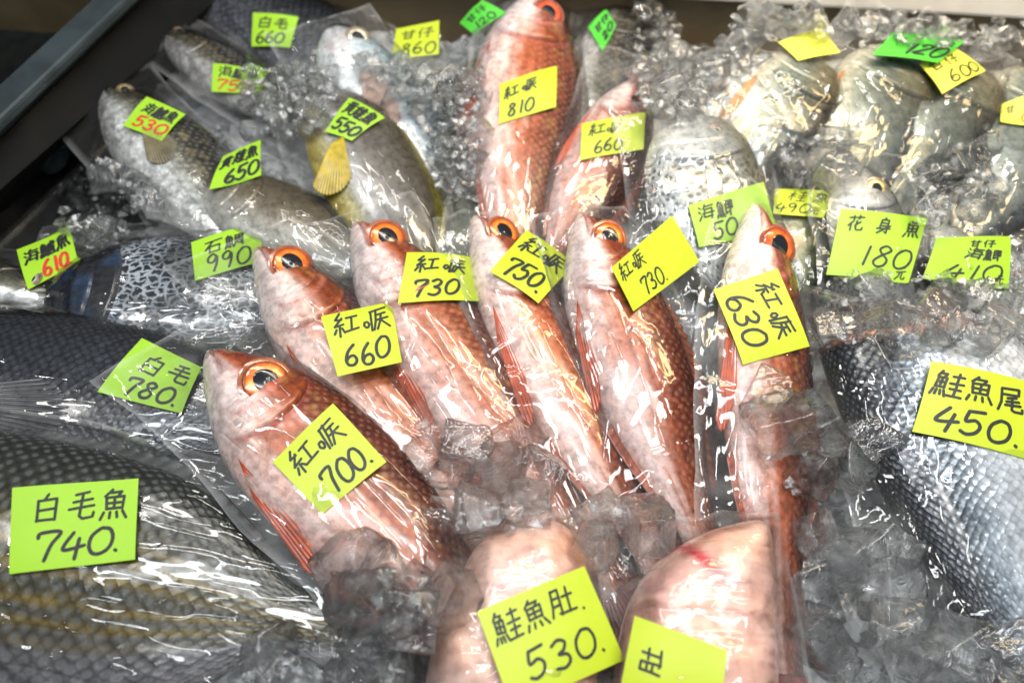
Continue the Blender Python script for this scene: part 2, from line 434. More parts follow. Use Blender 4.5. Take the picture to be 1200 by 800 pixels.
# back panel and white rail
q0, q1 = P(780, 0, 0.05), P(1200, 24, 0.05)
RB = (q1 - q0).normalized(); RBn = Vector((-RB.y, RB.x, 0))
if RBn.y < 0: RBn = -RBn
e0, e1 = q0 - RB * 1.3, q0 + RB * 1.2
rail = bpy.data.objects.new('case_back_rail', None); C.objects.link(rail); rail.location = q0
tag(rail, 'white front rail above a brown panel at the back of the case', 'rail')
def rl(p): return Vector(p) - q0
box('rail_bar', [rl(e0), rl(e1), rl(e1 + RBn * 0.05), rl(e0 + RBn * 0.05), rl(e0 + up * 0.028), rl(e1 + up * 0.028), rl(e1 + RBn * 0.05 + up * 0.028), rl(e0 + RBn * 0.05 + up * 0.028)], M['white'], rail, 0.004)
f0, f1 = e0 + RBn * 0.012, e1 + RBn * 0.012
box('back_panel', [rl(Vector((f0.x, f0.y, TZ))), rl(Vector((f1.x, f1.y, TZ))), rl(Vector((f1.x, f1.y, TZ)) + RBn * 0.02), rl(Vector((f0.x, f0.y, TZ)) + RBn * 0.02),
                   rl(f0 - up * 0.0005), rl(f1 - up * 0.0005), rl(f1 + RBn * 0.02 - up * 0.0005), rl(f0 + RBn * 0.02 - up * 0.0005)], M['brown_wall'], rail)

# packed ice bed
nx, ny = 190, 150
gx, gy = np.meshgrid(np.linspace(-0.75, 0.85, nx), np.linspace(-0.02, 1.02, ny), indexing='ij')
gz = -0.022 + 0.028 * (fbm(gx * 14, gy * 14, 5) - 0.5) + 0.012 * (vnoise(gx * 60, gy * 60, 9, True) - 0.5)
side = (gx - A.x) * (-WN.x) + (gy - A.y) * (-WN.y)          # distance into the case
gz = np.where(side < 0.09 + 0.05 * fbm(gx * 9, gy * 9, 3), np.minimum(gz, TZ - 0.01), gz)
bk = (gx - q0.x) * RBn.x + (gy - q0.y) * RBn.y
gz = gz + 0.02 * sstep(-0.25, -0.02, bk)
gz = np.where(bk > 0.0, TZ - 0.01, gz)
bf = grid_faces(nx, ny)
bf = bf[(side.ravel()[bf].min(1) > 0.0) & (bk.ravel()[bf].max(1) < 0.01)]
bed = mesh_obj('ice_bed', np.stack([gx, gy, gz], -1).reshape(-1, 3), bf[:, ::-1], M['bed'])
tag(bed, None, None, kind='structure')

# ------------------------------------------------------------------ fish
PROF = {}
US = [0, .02, .06, .12, .20, .30, .42, .55, .68, .80, .90, 1.0]
#            dorsal, ventral, half thickness, all as fractions of the largest half-depth (thickness: of it)
PROF['perch'] = ([.05, .16, .32, .55, .80, .96, 1.0, .94, .76, .52, .36, .36], [.05, .17, .34, .56, .79, .95, 1.0, .95, .80, .55, .36, .34], [.05, .20, .34, .44, .50, .52, .50, .45, .36, .24, .14, .10])
PROF['bass'] = ([.05, .18, .34, .54, .76, .94, 1.0, .94, .78, .56, .40, .38], [.05, .22, .42, .62, .82, .96, 1.0, .95, .80, .56, .38, .36], [.05, .22, .36, .50, .60, .64, .62, .54, .42, .28, .16, .10])
PROF['chub'] = ([.06, .24, .46, .68, .86, .97, 1.0, .97, .86, .58, .28, .24], [.05, .24, .46, .68, .86, .97, 1.0, .97, .84, .55, .26, .23], [.04, .16, .26, .34, .40, .42, .42, .38, .30, .18, .10, .07])
PROF['pompano'] = ([.16, .46, .68, .84, .96, 1.0, 1.0, .92, .74, .48, .22, .14], [.10, .34, .56, .74, .88, .97, 1.0, .92, .72, .45, .20, .13], [.05, .16, .24, .30, .33, .34, .33, .29, .22, .14, .08, .05])
PROF['tailpiece'] = ([1.0, 1.0, 1.0, .99, .96, .90, .80, .68, .55, .44, .38, .40], [1.0, 1.0, 1.0, .99, .96, .90, .80, .68, .55, .44, .38, .40], [.40, .41, .41, .41, .40, .37, .32, .26, .20, .14, .09, .06])

OBST = []                                    # world-space (verts, faces) of everything solid, for drape, tags and ice
def add_obst(o, mw):
    vs = [mw @ v.co for v in o.data.vertices]
    OBST.append((vs, [tuple(p.vertices) for p in o.data.polygons]))
    return len(OBST) - 1

class Fish: pass

def build_fish(name, snout, tail, z0, z1, ratio, prof, skin, colfn, scale=0.006, roll=0, mirror=False, tk=1.0,
               eye=None, fins=None, gill=True, seed=0, label='', group=None, cut=False, yaw_bend=0.0, finlen=1.0, cat='fish'):
    F = Fish()
    p0, p1 = P(*snout, z0), P(*tail, z1)
    X = (p1 - p0); L = X.length; X.normalize()
    n = Vector((0, 0, 1)); n = (n - X * n.dot(X)).normalized()
    n = Matrix.Rotation(math.radians(roll), 3, X) @ n
    Y = n.cross(X)                           # dorsal
    mir = -1.0 if mirror else 1.0
    Y = Y * mir
    mw = Matrix(((X.x, Y.x, n.x, p0.x), (X.y, Y.y, n.y, p0.y), (X.z, Y.z, n.z, p0.z), (0, 0, 0, 1)))
    Hh = L * ratio / 2
    D, V, T = (np.array(a) for a in PROF[prof])
    fD = lambda u: hermite(US, D, u) * Hh
    fV = lambda u: hermite(US, V, u) * Hh
    fT = lambda u: hermite(US, T, u) * Hh * tk
    bend = lambda u: yaw_bend * L * (u - .4) ** 2
    def surf(u, w, side=1.0):
        """flank point at u along the body and w in -1..1 from belly to back"""
        u = np.asarray(u, float); w = np.asarray(w, float)
        d, v, t = fD(u), fV(u), fT(u)
        y = (d - v) / 2 + w * (d + v) / 2 + bend(u)
        ww = np.clip(np.abs(w), 0, 1)
        z = t * np.sqrt(np.maximum(0, 1 - ww ** 2.0)) ** 0.9 * side
        return np.stack([u * L, y, z], -1)
    root = bpy.data.objects.new(name, None); C.objects.link(root)
    root.matrix_world = mw
    tag(root, label, cat, group)
    nu, nv = 150, 84
    uu = (1 - np.cos(np.linspace(0.0, 1, nu) * math.pi * 0.82)) / (1 - math.cos(math.pi * 0.82))
    if cut: uu = np.linspace(0, 1, nu)
    ph = np.linspace(math.pi, 3 * math.pi, nv, endpoint=False)
    U, PH = np.meshgrid(uu, ph, indexing='ij')
    w = np.sin(PH); sd = np.sign(np.cos(PH)); sd[sd == 0] = 1
    pts = surf(U, w, sd)
    # relief of the head: gill cover, cheek groove, jaw line
    if gill:
        ug = 0.285 - 0.085 * np.abs(w + 0.08) ** 2.2
        up_ = 0.205 - 0.07 * np.abs(w + 0.15) ** 2
        amp = Hh * 0.055 * np.sqrt(np.maximum(0, 1 - w ** 2))
        disp = amp * sstep(0.05, 0.2, U) * (1 - sstep(-0.012, 0.002, U - ug))
        disp -= amp * 0.6 * np.exp(-((U - up_) / 0.008) ** 2) * (np.abs(w) < 0.8)
        jl = -0.05 - 2.6 * U                               # jaw line in w
        disp -= Hh * 0.07 * np.exp(-((w - jl) / 0.09) ** 2) * (1 - sstep(0.085, 0.115, U)) * sstep(0.0, 0.02, U)
        pts[..., 2] += disp * sd
    pts[..., 2] += sd * Hh * 0.02 * (fbm(U * 9 + seed, w * 3 + sd, seed) - 0.5) * np.sqrt(np.maximum(0, 1 - w ** 2))
    col = colfn(U, w, fbm(U * 10 + seed * 3.1, w * 3 + sd * 7, seed), fbm(U * 36 + seed, w * 11 + sd * 5, seed + 9))
    msk = sstep(0.24, 0.31, U + 0.05 * np.abs(w)) if gill else np.ones_like(U)
    if skin == 'red': msk = msk * (.25 + .75 * sstep(-.25, .3, w))
    cols = np.concatenate([col, msk[..., None]], -1).reshape(-1, 4)
    per = 2 * math.pi * math.sqrt((Hh ** 2 + (Hh * 0.5) ** 2) / 2)
    arc = (PH - math.pi) / (2 * math.pi) * per / scale
    uvs = np.stack([U * L / scale, np.where(PH > math.pi, arc, arc)], -1).reshape(-1, 2)
    faces = grid_faces(nu, nv, True).tolist()
    verts = pts.reshape(-1, 3)
    faces.append(list(range(nv))); faces.append([(nu - 1) * nv + k for k in range(nv)][::-1])
    if mirror is False or True:
        pass
    body = mesh_obj('body', verts, faces, M[skin], root, True, cols, uvs)
    if cut:
        capc = [(*c, 0) for c in np.tile([0.62, 0.30, 0.22], (nv, 1))]
        cf = mesh_obj('cut_face', verts[:nv] - np.array([0.0006, 0, 0]), [list(range(nv))], M['flesh'], root, False, capc, uvs[:nv])
    oi = add_obst(body, mw)
    F.oi = oi; F.root, F.body, F.mw, F.L, F.Hh, F.surf, F.name, F.label = root, body, mw, L, Hh, surf, name, label
    F.fT = fT
    # gill cover plate
    if gill:
        ws = np.linspace(-0.82, 0.78, 26); ks = np.linspace(0, 1, 14)
        WW, KK = np.meshgrid(ws, ks, indexing='ij')
        ug = 0.290 - 0.085 * np.abs(WW + 0.08) ** 2.2
        up_ = 0.200 - 0.07 * np.abs(WW + 0.15) ** 2
        UU = up_ + (ug - up_) * KK
        g3 = surf(UU, WW)
        lift = Hh * 0.085 * np.sqrt(np.maximum(0, 1 - WW ** 2)) * (0.55 + 0.45 * KK) * sstep(0.0, 0.12, KK + 0.1) * sstep(0.80, 0.6, np.abs(WW))
        lift = np.where(KK > 0.97, -Hh * 0.02, lift)
        lift = np.where(KK < 0.03, Hh * 0.01, lift)
        g3[..., 2] += lift
        gc = colfn(UU * 0.9, WW, fbm(UU * 10 + seed, WW * 3 + 3, seed + 4), fbm(UU * 36, WW * 11 + 2, seed + 5))
        gcol = np.concatenate([gc, np.zeros_like(WW)[..., None]], -1)
        sheet('gill_cover', g3, 0.0008, M[skin], root, gcol)
    # eye
    if eye:
        eu, ew, er, icol = eye
        c = surf(eu, ew); du = (surf(eu + .02, ew) - surf(eu - .02, ew)); dw = surf(eu, ew + .1) - surf(eu, ew - .1)
        nn = np.cross(du, dw); nn /= np.linalg.norm(nn)
        if nn[2] < 0: nn = -nn
        nn = nn * 0.2 + np.array([.28, 0, 0.75]); nn /= np.linalg.norm(nn)
        t1 = du / np.linalg.norm(du); t1 = t1 - nn * t1.dot(nn); t1 /= np.linalg.norm(t1); t2 = np.cross(nn, t1)
        R = er * L
        def dome(nm, r, h, lift, rings, colour, mat, par, ell=1.0):
            vs, cs = [], []
            k = 36
            for f in rings:
                hh = lift + h * math.sqrt(max(0, 1 - f * f))
                for q in range(k):
                    a = 2 * math.pi * q / k
                    vs.append(c + t1 * r * f * ell * math.cos(a) + t2 * r * f * math.sin(a) + nn * hh)
                    cs.append((*colour(f, a), 0))
            return mesh_obj(nm, vs, grid_faces(len(rings), k, True)[:, ::-1].tolist() + [list(range(k))[::-1]] , mat, par, True, cs, np.zeros((len(vs), 2)))
        ic = np.array(icol, float)
        rr = np.random.default_rng(seed)
        blot = rr.random(36)
        def icolf(f, a):
            b = 0.75 + 0.5 * blot[int(a / (2 * math.pi) * 36) % 36]
            if f > 0.97: return ic * 0.18
            if f > 0.86: return ic * 0.45
            if f > 0.72: return ic * b * np.array([1, .85, .8])
            return ic * 1.25 * b
        dome('socket', R * 1.18, R * 0.07, R * 0.02, [0.05, 0.5, 0.75, 0.85, 0.93, 1.0], lambda f, a: ic * 0.25 + np.array([.12, .06, .05]), M['iris'], root)
        e = dome('eye', R, R * 0.17, R * 0.05, [0.05, 0.3, 0.5, 0.6, 0.7, 0.8, 0.87, 0.93, 0.98, 1.0], icolf, M['iris'], root)
        dome('pupil', R * 0.54, R * 0.045, R * 0.185, [0.05, 0.35, 0.65, 0.85, 0.96, 1.0], lambda f, a: (0.01, 0.012, 0.015), M['pupil'], e, 1.12)
    # fins
    fins = fins or {}
    def fan(nm, base0, base1, direc0, direc1, ln, fcol, rays=12, lift=0.0, nser=24, curve=0.0):
        a = np.linspace(0, 1, rays * 3); s = np.linspace(0, 1, nser)
        base0, base1 = np.array(base0), np.array(base1); d0, d1 = np.array(direc0, float), np.array(direc1, float)
        Aa, Ss = np.meshgrid(a, s, indexing='ij')
        bs = base0 + (base1 - base0) * Aa[..., None]
        dd = d0 + (d1 - d0) * Aa[..., None]; dd /= np.linalg.norm(dd, axis=-1, keepdims=True)
        ser = 1 - 0.05 * np.abs(np.sin(Aa * rays * math.pi)) - 0.25 * (2 * Aa - 1) ** 2
        g3 = bs + dd * (Ss * ln * ser)[..., None]
        g3[..., 2] += lift * (1 - Ss) + 0.0007 * np.sin(Aa * rays * 2 * math.pi) * (0.3 + Ss) + curve * Ss ** 2
        k = 0.75 + 0.25 * np.sin(Aa * rays * 2 * math.pi)
        cc = np.array(fcol) * (k * (1.0 - 0.25 * Ss))[..., None]
        return sheet(nm, g3, 0.0006, M['fin'], root, np.concatenate([cc, 0 * Aa[..., None]], -1))
    if 'pectoral' in fins:
        fc, u0, w0, ln, ang = fins['pectoral']
        b0, b1 = surf(u0, w0 + .10), surf(u0 + .012, w0 - .16)
        a = math.radians(ang)
        d0 = (math.cos(a + .22), math.sin(a + .22), 0.02); d1 = (math.cos(a - .30), math.sin(a - .30), -0.02)
        lift = Hh * 0.05
        fan('pectoral_fin', b0 + [0, 0, lift], b1 + [0, 0, lift], d0, d1, ln * L, fc, 14, 0.0015, 26, -0.10 * Hh)
    if 'pelvic' in fins:
        fc, ln = fins['pelvic']
        b0, b1 = surf(.29, -.86), surf(.37, -.98)
        fan('pelvic_fin', b0 + [0, 0, .0], b1 + [0, 0, 0.0], (1, -.03, -.02), (1, -.12, -.06), ln * L, fc, 6, 0.001)
    if 'dorsal' in fins:
        fc, hgt = fins['dorsal']
        k = 60; us = np.linspace(.28, .82, k); ss = np.linspace(0, 1, 8)
        Uu, Ss = np.meshgrid(us, ss, indexing='ij')
        base = surf(Uu, np.full_like(Uu, .985))
        sp = (Uu - .28) / .54
        saw = 1 - 0.35 * ((sp * 20) % 1.0) * (sp < .55)
        hh = hgt * Hh * (0.55 + 0.45 * np.sin(np.clip(sp * 2.2, 0, 1) * math.pi * .5)) * (1 - .6 * sstep(.5, 1, sp)) * saw
        g3 = base.copy(); g3[..., 1] += Ss * hh; g3[..., 0] += Ss * hh * 0.9
        g3[..., 2] = 0.0008 * np.sin(sp * 40 * math.pi) * Ss - 0.2 * Ss * hh
        cc = np.array(fc) * (0.7 + .3 * np.sin(sp * 40 * math.pi))[..., None]
        sheet('dorsal_fin', g3, 0.0006, M['fin'], root, np.concatenate([cc, 0 * Uu[..., None]], -1))
    if 'anal' in fins:
        fc, hgt = fins['anal']
        us = np.linspace(.62, .84, 30); ss = np.linspace(0, 1, 6)
        Uu, Ss = np.meshgrid(us, ss, indexing='ij')
        g3 = surf(Uu, np.full_like(Uu, -.985)); hh = hgt * Hh * (1 - .5 * (Uu - .62) / .22)
        g3[..., 1] -= Ss * hh; g3[..., 0] += Ss * hh * .8
        cc = np.array(fc) * (0.75 + .25 * np.sin(Uu * 300))[..., None]
        sheet('anal_fin', g3, 0.0006, M['fin'], root, np.concatenate([cc, 0 * Uu[..., None]], -1))
    if 'tail' in fins:
        fc, ln = fins['tail']
        fan('tail_fin', surf(.985, .9) * [1, 1, 0], surf(.985, -.9) * [1, 1, 0], (1, .55, 0), (1, -.55, 0), ln * L, fc, 16)
    return F

# species' markings (real pigment; linear base colours)
def c_red(U, w, n1, n2):
    ws = w + 0.30 * (n1 - .5) + 0.12 * (n2 - .5)
    c = ramp([-1, -.45, -.1, .2, .45, .75, 1], [(.68, .46, .40), (.76, .63, .60), (.66, .42, .35), (.44, .13, .05), (.27, .062, .013), (.18, .038, .009), (.10, .02, .008)], ws + .34 + .5 * (vnoise(U * 7 + 3 * n1, w * 15, 77) - .5) + .22 * (n2 - .5))
    patch = sstep(.50, .68, n1) * sstep(.3, .5, U)
    c = mixc(c, (.58, .15, .055), patch * .38 * (ws < .3))
    c = mixc(c, (.26, .055, .03), sstep(.22, .02, U) * sstep(-.05, .5, w) * .75)      # brow
    c = mixc(c, (.60, .26, .22), sstep(.08, .0, U) * .6)
    c = mixc(c, (.84, .76, .75), sstep(.28, .18, U) * sstep(.12, -.25, w) * (0.5 + .5 * n2))
    ug_ = .292 - .085 * np.abs(w + .08) ** 2.2
    c = mixc(c, (.36, .06, .035), np.exp(-((U - ug_) / .008) ** 2) * sstep(.9, .6, np.abs(w)) * .75)
    c = mixc(c, (.60, .24, .20), np.exp(-((U - .205 + .07 * np.abs(w + .15) ** 2) / .006) ** 2) * sstep(.85, .6, np.abs(w)) * .6)
    c = mixc(c, (.20, .06, .05), np.exp(-((w + .05 + 2.6 * U) / .07) ** 2) * sstep(.11, .08, U) * .8)
    c = mixc(c, (.50, .28, .05), sstep(.55, .75, n2) * sstep(.15, .4, ws) * sstep(.7, .45, ws) * .5)
    return c
def c_chub(U, w, n1, n2):
    ws = w + .10 * (n1 - .5)
    c = ramp([-1, -.75, -.45, 0, .5, 1], [(.34, .32, .34), (.26, .25, .27), (.10, .10, .09), (.05, .052, .035), (.035, .037, .026), (.018, .02, .018)], ws)
    st = .5 + .5 * np.sin((w + .02 * n1) * 46)
    band = sstep(-.62, -.35, w) * sstep(.55, .1, w)
    return mixc(c, (.23, .15, .008), sstep(.35, .75, st) * band * (.6 + .4 * n2))
def c_chub2(U, w, n1, n2):
    ws = w + .15 * (n1 - .5)
    return ramp([-1, -.5, 0, .5, 1], [(.14, .15, .17), (.06, .067, .08), (.03, .035, .045), (.02, .024, .032), (.012, .014, .018)], ws)
def c_knife(U, w, n1, n2):
    c = ramp([-1, -.3, .4, 1], [(.07, .075, .08), (.022, .024, .028), (.013, .014, .018), (.010, .011, .015)], w + .4 * (n1 - .5))
    return mixc(c, (.025, .055, .12), sstep(.52, .7, n1) * sstep(.55, .1, U) * .8)
def c_bass(U, w, n1, n2):
    ws = w + .18 + .18 * (n1 - .5) + .25 * (n2 - .5)
    c = ramp([-1, -.35, -.1, .12, .4, 1], [(.82, .82, .80), (.74, .75, .74), (.50, .51, .48), (.17, .165, .12), (.045, .045, .035), (.02, .02, .018)], ws)
    return mixc(c, (.34, .27, .13), sstep(.55, .7, n2) * sstep(-.05, .25, w) * sstep(.75, .4, w) * .6)
def c_bass_dark(U, w, n1, n2):
    return c_bass(U, w + .25, n1, n2) * np.array([.75, .72, .72])
def c_brown(U, w, n1, n2):
    c = ramp([-1, -.55, -.1, .4, .86, .95, 1], [(.55, .55, .50), (.38, .37, .33), (.15, .125, .085), (.085, .07, .045), (.06, .05, .03), (.20, .16, .02), (.26, .21, .02)], w + .12 * (n1 - .5))
    return c
def c_yellow(U, w, n1, n2):
    c = ramp([-1, -.75, -.5, -.2, .5, .80, .90, 1], [(.45, .34, .03), (.50, .45, .20), (.42, .42, .42), (.16, .15, .14), (.085, .075, .06), (.06, .05, .03), (.20, .17, .02), (.30, .26, .02)], w + .12 * (n1 - .5))
    return c
def c_silver(U, w, n1, n2):
    c = ramp([-1, -.2, .3, .65, 1], [(.80, .82, .82), (.72, .76, .78), (.50, .58, .64), (.24, .32, .38), (.12, .16, .20)], w + .15 * (n1 - .5))
    return mixc(c, (.75, .50, .46), sstep(.55, .8, n1) * .35 * (w < .2))
def c_pomp(U, w, n1, n2):
    c = ramp([-1, -.55, -.1, .35, .80, .93, 1], [(.80, .76, .66), (.58, .56, .46), (.20, .23, .20), (.115, .135, .12), (.085, .095, .08), (.03, .03, .028), (.015, .015, .015)], w + .42 + .3 * (n1 - .5))
    c = mixc(c, (.30, .24, .09), sstep(.4, .05, U) * sstep(-.3, .1, w) * .35)
    return mixc(c, (.13, .20, .27), sstep(.3, .6, U) * sstep(.8, .3, np.abs(w - .1)) * .5 * n2)
def c_dot(U, w, n1, n2):
    return ramp([-1, -.2, .4, .75, 1], [(.58, .59, .57), (.38, .41, .42), (.24, .26, .27), (.15, .15, .11), (.10, .09, .06)], w + .2 * (n1 - .5))
def c_olive(U, w, n1, n2):
    return ramp([-1, -.3, .3, 1], [(.40, .40, .34), (.14, .155, .09), (.06, .075, .03), (.03, .035, .02)], w + .2 * (n1 - .5))
def c_tiger(U, w, n1, n2):
    return ramp([-1, -.2, .3, .7, 1], [(.66, .66, .64), (.48, .49, .48), (.26, .27, .28), (.11, .115, .12), (.06, .06, .065)], w + .15 * (n1 - .5))
def c_salmon(U, w, n1, n2):
    c = ramp([-1, -.4, .0, .3, .5, .75, 1], [(.88, .88, .88), (.84, .85, .86), (.66, .69, .72), (.36, .41, .46), (.12, .145, .17), (.035, .042, .055), (.02, .024, .03)], w + .12 + .16 * (n1 - .5) + .1 * (n2 - .5))
    return mixc(c, (.60, .30, .22), sstep(.035, .012, U + .01 * n1))

ORANGE = (0.80, 0.17, 0.025)
RF = 'red fish fanned out on the ice'
def redfins(pel=.26, tailf=True):
    f = {'pelvic': ((.75, .11, .02), pel), 'dorsal': ((.42, .12, .06), .30), 'anal': ((.42, .10, .05), .16)}
    if tailf: f['tail'] = ((.45, .06, .03), .16)
    return f

FISH = {}
def red(key, snout, tail, z0, z1, ratio, roll, seed, label, eye=(.125, .36, .048, ORANGE), bend=0.0, tone=None):
    FISH[key] = build_fish('red_fish', snout, tail, z0, z1, ratio, 'perch', 'red', (c_red if tone is None else (lambda *a: c_red(*a) * (1 - (1 - np.array(tone)) * (.25 + .75 * sstep(-.25, .25, a[1]))[..., None]))), .0052, roll, seed=seed, label=label, group=RF, eye=eye, fins=redfins(), yaw_bend=bend)
red('R700', (244, 414), (612, 775), .050, .020, .325, -10, 1, 'large red fish with a staring orange eye under the tag reading 700', (.195, .14, .052, (.80, .21, .05)), tone=(.95, .80, .74))
red('R660', (300, 292), (640, 690), .040, .010, .255, -12, 2, 'red fish with orange eye under the tag reading 660, beside the black mottled fish', (.122, .24, .042, ORANGE), tone=(.86, .76, .66))
red('R730', (416, 262), (725, 690), .042, .010, .265, -10, 3, 'red fish under the flat tag reading 730 beside the 660 one', (.112, .26, .041, ORANGE), tone=(.95, .84, .80))
red('R750', (556, 254), (785, 690), .042, .008, .235, -18, 4, 'slim red fish under the diamond tag reading 750', (.095, .46, .040, ORANGE), tone=(.92, .70, .60))
red('R730b', (680, 252), (835, 665), .046, .012, .285, -8, 5, 'red fish with red snout under the tilted tag reading 730', (.125, .34, .044, ORANGE), tone=(.88, .72, .70))
red('R630', (884, 240), (920, 790), .050, .015, .215, -22, 6, 'red fish in a pointed bag under the tag with sideways writing 630', (.14, .22, .042, (.80, .14, .03)), tone=(.92, .76, .74))
red('R810', (628, -6), (600, 330), .035, .010, .30, -14, 7, 'pale red fish lying head up under the tag reading 810', (.165, .22, .040, (.62, .10, .04)), tone=(.92, .86, .92))
red('R660b', (752, 92), (640, 330), .030, .005, .29, -10, 8, 'dark red fish under the tag reading 660 beside the 810 one', None, tone=(.62, .36, .40))

def fish(key, *a, **k): FISH[key] = build_fish(*a, **k)
GREYF = (.05, .055, .06)
fish('G740', 'striped_grey_fish', (-270, 602), (402, 742), .048, .030, .43, 'chub', 'chub_striped', c_chub, .0064, 6, seed=11, label='grey fish with rows of pale dots and golden stripes tagged 740', fins={'dorsal': (GREYF, .12), 'anal': (GREYF, .16), 'tail': (GREYF, .2), 'pectoral': (GREYF, .3, -.3, .2, -10)}, group='grey fish on the ice')
fish('G780', 'dark_grey_fish', (-250, 436), (380, 500), .030, .018, .345, 'chub', 'chub_blue', c_chub2, .0046, 4, seed=12, label='blue black fish with a rounded side fin tagged 780', fins={'dorsal': (GREYF, .14), 'pectoral': ((.06, .065, .075), .375, -.30, .20, 6), 'tail': (GREYF, .2)}, group='grey fish on the ice')
fish('G990', 'mottled_black_fish', (52, 352), (400, 338), .022, .010, .50, 'chub', 'knifejaw', c_knife, .0052, 0, seed=13, label='black fish with pale net pattern and dorsal spines tagged 990', fins={'dorsal': ((.02, .022, .028), .22), 'tail': (GREYF, .2)}, gill=True, group='grey fish on the ice')
fish('G610', 'sea_bass', (84, 352), (-300, 312), .020, .020, .24, 'bass', 'bass', c_bass, .005, 0, mirror=True, seed=14, label='pale fish snout cut by the frame under the tag reading 610 in red', eye=(.1, .35, .03, (.35, .33, .25)), fins={}, group='silver fish on the ice')
fish('G650', 'brown_fish', (236, 214), (480, 330), .030, .008, .36, 'chub', 'brown', c_brown, .0045, 0, seed=15, label='smooth brown fish under the tag reading 650', fins={'dorsal': ((.22, .18, .02), .12), 'tail': (GREYF, .2)}, eye=(.1, .3, .03, (.4, .36, .2)), group='brown fish on the ice')
fish('G530', 'sea_bass', (126, 108), (345, 335), .030, .005, .29, 'bass', 'bass', c_bass, .005, -4, seed=16, label='white bellied fish with dark speckled back tagged 530 in red', eye=(.10, .42, .022, (.30, .26, .12)), fins={'pectoral': ((.20, .17, .09), .30, -.05, .17, -8), 'dorsal': (GREYF, .15), 'tail': (GREYF, .2)}, group='silver fish on the ice')
fish('G750', 'sea_bass', (190, 40), (390, 165), .028, .010, .25, 'bass', 'bass', c_bass_dark, .005, -4, seed=17, label='dark fish head with pink gill tagged 750 in red', eye=(.10, .42, .02, (.2, .18, .1)), fins={'dorsal': (GREYF, .15)}, group='silver fish on the ice')
fish('G660', 'dark_grey_fish', (222, -45), (455, 110), .020, .0, .36, 'chub', 'chub_blue', c_chub2, .006, 0, seed=18, label='dark grey fish in a creased bag under the lime tag reading 660', fins={'dorsal': (GREYF, .14)}, group='grey fish on the ice')
fish('G860', 'silver_fish', (388, 34), (530, 250), .040, .004, .34, 'chub', 'silver', c_silver, .005, -4, seed=19, label='pale silver fish with a round white eye tagged 860', eye=(.15, .36, .045, (.55, .55, .42)), fins={'pectoral': ((.55, .40, .35), .34, -.05, .28, -6)}, group='silver fish on the ice')
fish('G550', 'yellow_edged_fish', (388, 108), (508, 345), .034, .006, .40, 'chub', 'brown', c_yellow, .0042, -6, seed=20, label='grey brown fish edged in yellow with a yellow side fin tagged 550', fins={'pectoral': ((.55, .42, .02), .32, -.42, .24, -24), 'dorsal': ((.42, .36, .03), .10)}, group='brown fish on the ice')
fish('Golive', 'olive_fish', (560, 70), (540, 300), .018, .002, .30, 'chub', 'brown', c_olive, .0045, 0, seed=21, label='olive fish half buried in ice beside the 810 red fish', fins={'dorsal': ((.10, .11, .02), .12)}, group='brown fish on the ice')
fish('Ggrey', 'dark_grey_fish', (735, 8), (695, 190), .024, .004, .36, 'chub', 'bass', c_bass_dark, .0055, -6, seed=22, label='small grey fish behind the 810 red fish under a green tag', eye=(.15, .35, .03, (.3, .3, .25)), fins={}, group='grey fish on the ice')
PF = 'deep bodied silver fish along the back rail'
pf = {'dorsal': ((.03, .03, .03), .16), 'pelvic': ((.62, .30, .08), .3), 'tail': (GREYF, .2)}
fish('P1', 'deep_silver_fish', (958, 70), (858, 240), .060, .022, .54, 'pompano', 'silver', c_pomp, .004, -16, seed=23, tk=.78, label='deep silver fish with orange fin under the blank yellow tag', eye=(.15, .18, .028, (.10, .11, .10)), fins=pf, group=PF)
fish('P2', 'deep_silver_fish', (1058, 62), (980, 262), .052, .014, .56, 'pompano', 'silver', c_pomp, .004, -16, seed=24, tk=.78, label='deep blue grey fish under the green tag reading 120', fins=pf, group=PF)
fish('P3', 'deep_silver_fish', (1140, 76), (1040, 268), .042, .008, .54, 'pompano', 'silver', c_pomp, .004, -16, seed=25, tk=.78, label='deep pale fish in a shiny bag below the yellow tag reading 600', fins=pf, group=PF)
fish('P4', 'deep_silver_fish', (1245, 92), (1118, 300), .028, .0, .56, 'pompano', 'silver', c_pomp, .004, -6, seed=26, tk=.78, label='deep grey fish with a black back fin under the red marked tag', fins=pf, group=PF)
fish('S50', 'dotted_fish', (806, 138), (862, 372), .052, .010, .54, 'pompano', 'dotted', c_dot, .0042, -2, seed=27, label='grey fish covered in small black dots behind the tag reading 50', eye=(.14, .30, .030, (.06, .06, .06)), fins={'dorsal': (GREYF, .12)}, group='spotted fish on the ice')
fish('S490', 'olive_fish', (948, 210), (930, 372), .022, .006, .42, 'chub', 'brown', c_olive, .004, -4, seed=28, label='dark green fish below the tag reading 490', fins={}, group='brown fish on the ice')
fish('S180', 'small_striped_fish', (1002, 196), (1048, 420), .042, .006, .40, 'chub', 'silver', c_tiger, .0042, -4, seed=29, label='small silver fish with a black and gold eye above the tag reading 180', eye=(.17, .20, .050, (.55, .50, .22)), fins={'dorsal': (GREYF, .12)}, group='spotted fish on the ice')
fish('S410', 'small_silver_fish', (1096, 262), (1200, 420), .026, .004, .38, 'chub', 'dotted', c_dot, .004, 0, seed=30, label='small fish buried in ice under the tag reading 410', fins={}, group='spotted fish on the ice')
fish('SAL', 'salmon_tail_piece', (1074, 400), (1262, 900), .034, .022, .52, 'tailpiece', 'salmon', c_salmon, .0046, 4, mirror=True, seed=31, label='large silver salmon tail piece with pink cut end tagged 450', gill=False, cut=True, fins={}, tk=1.0)

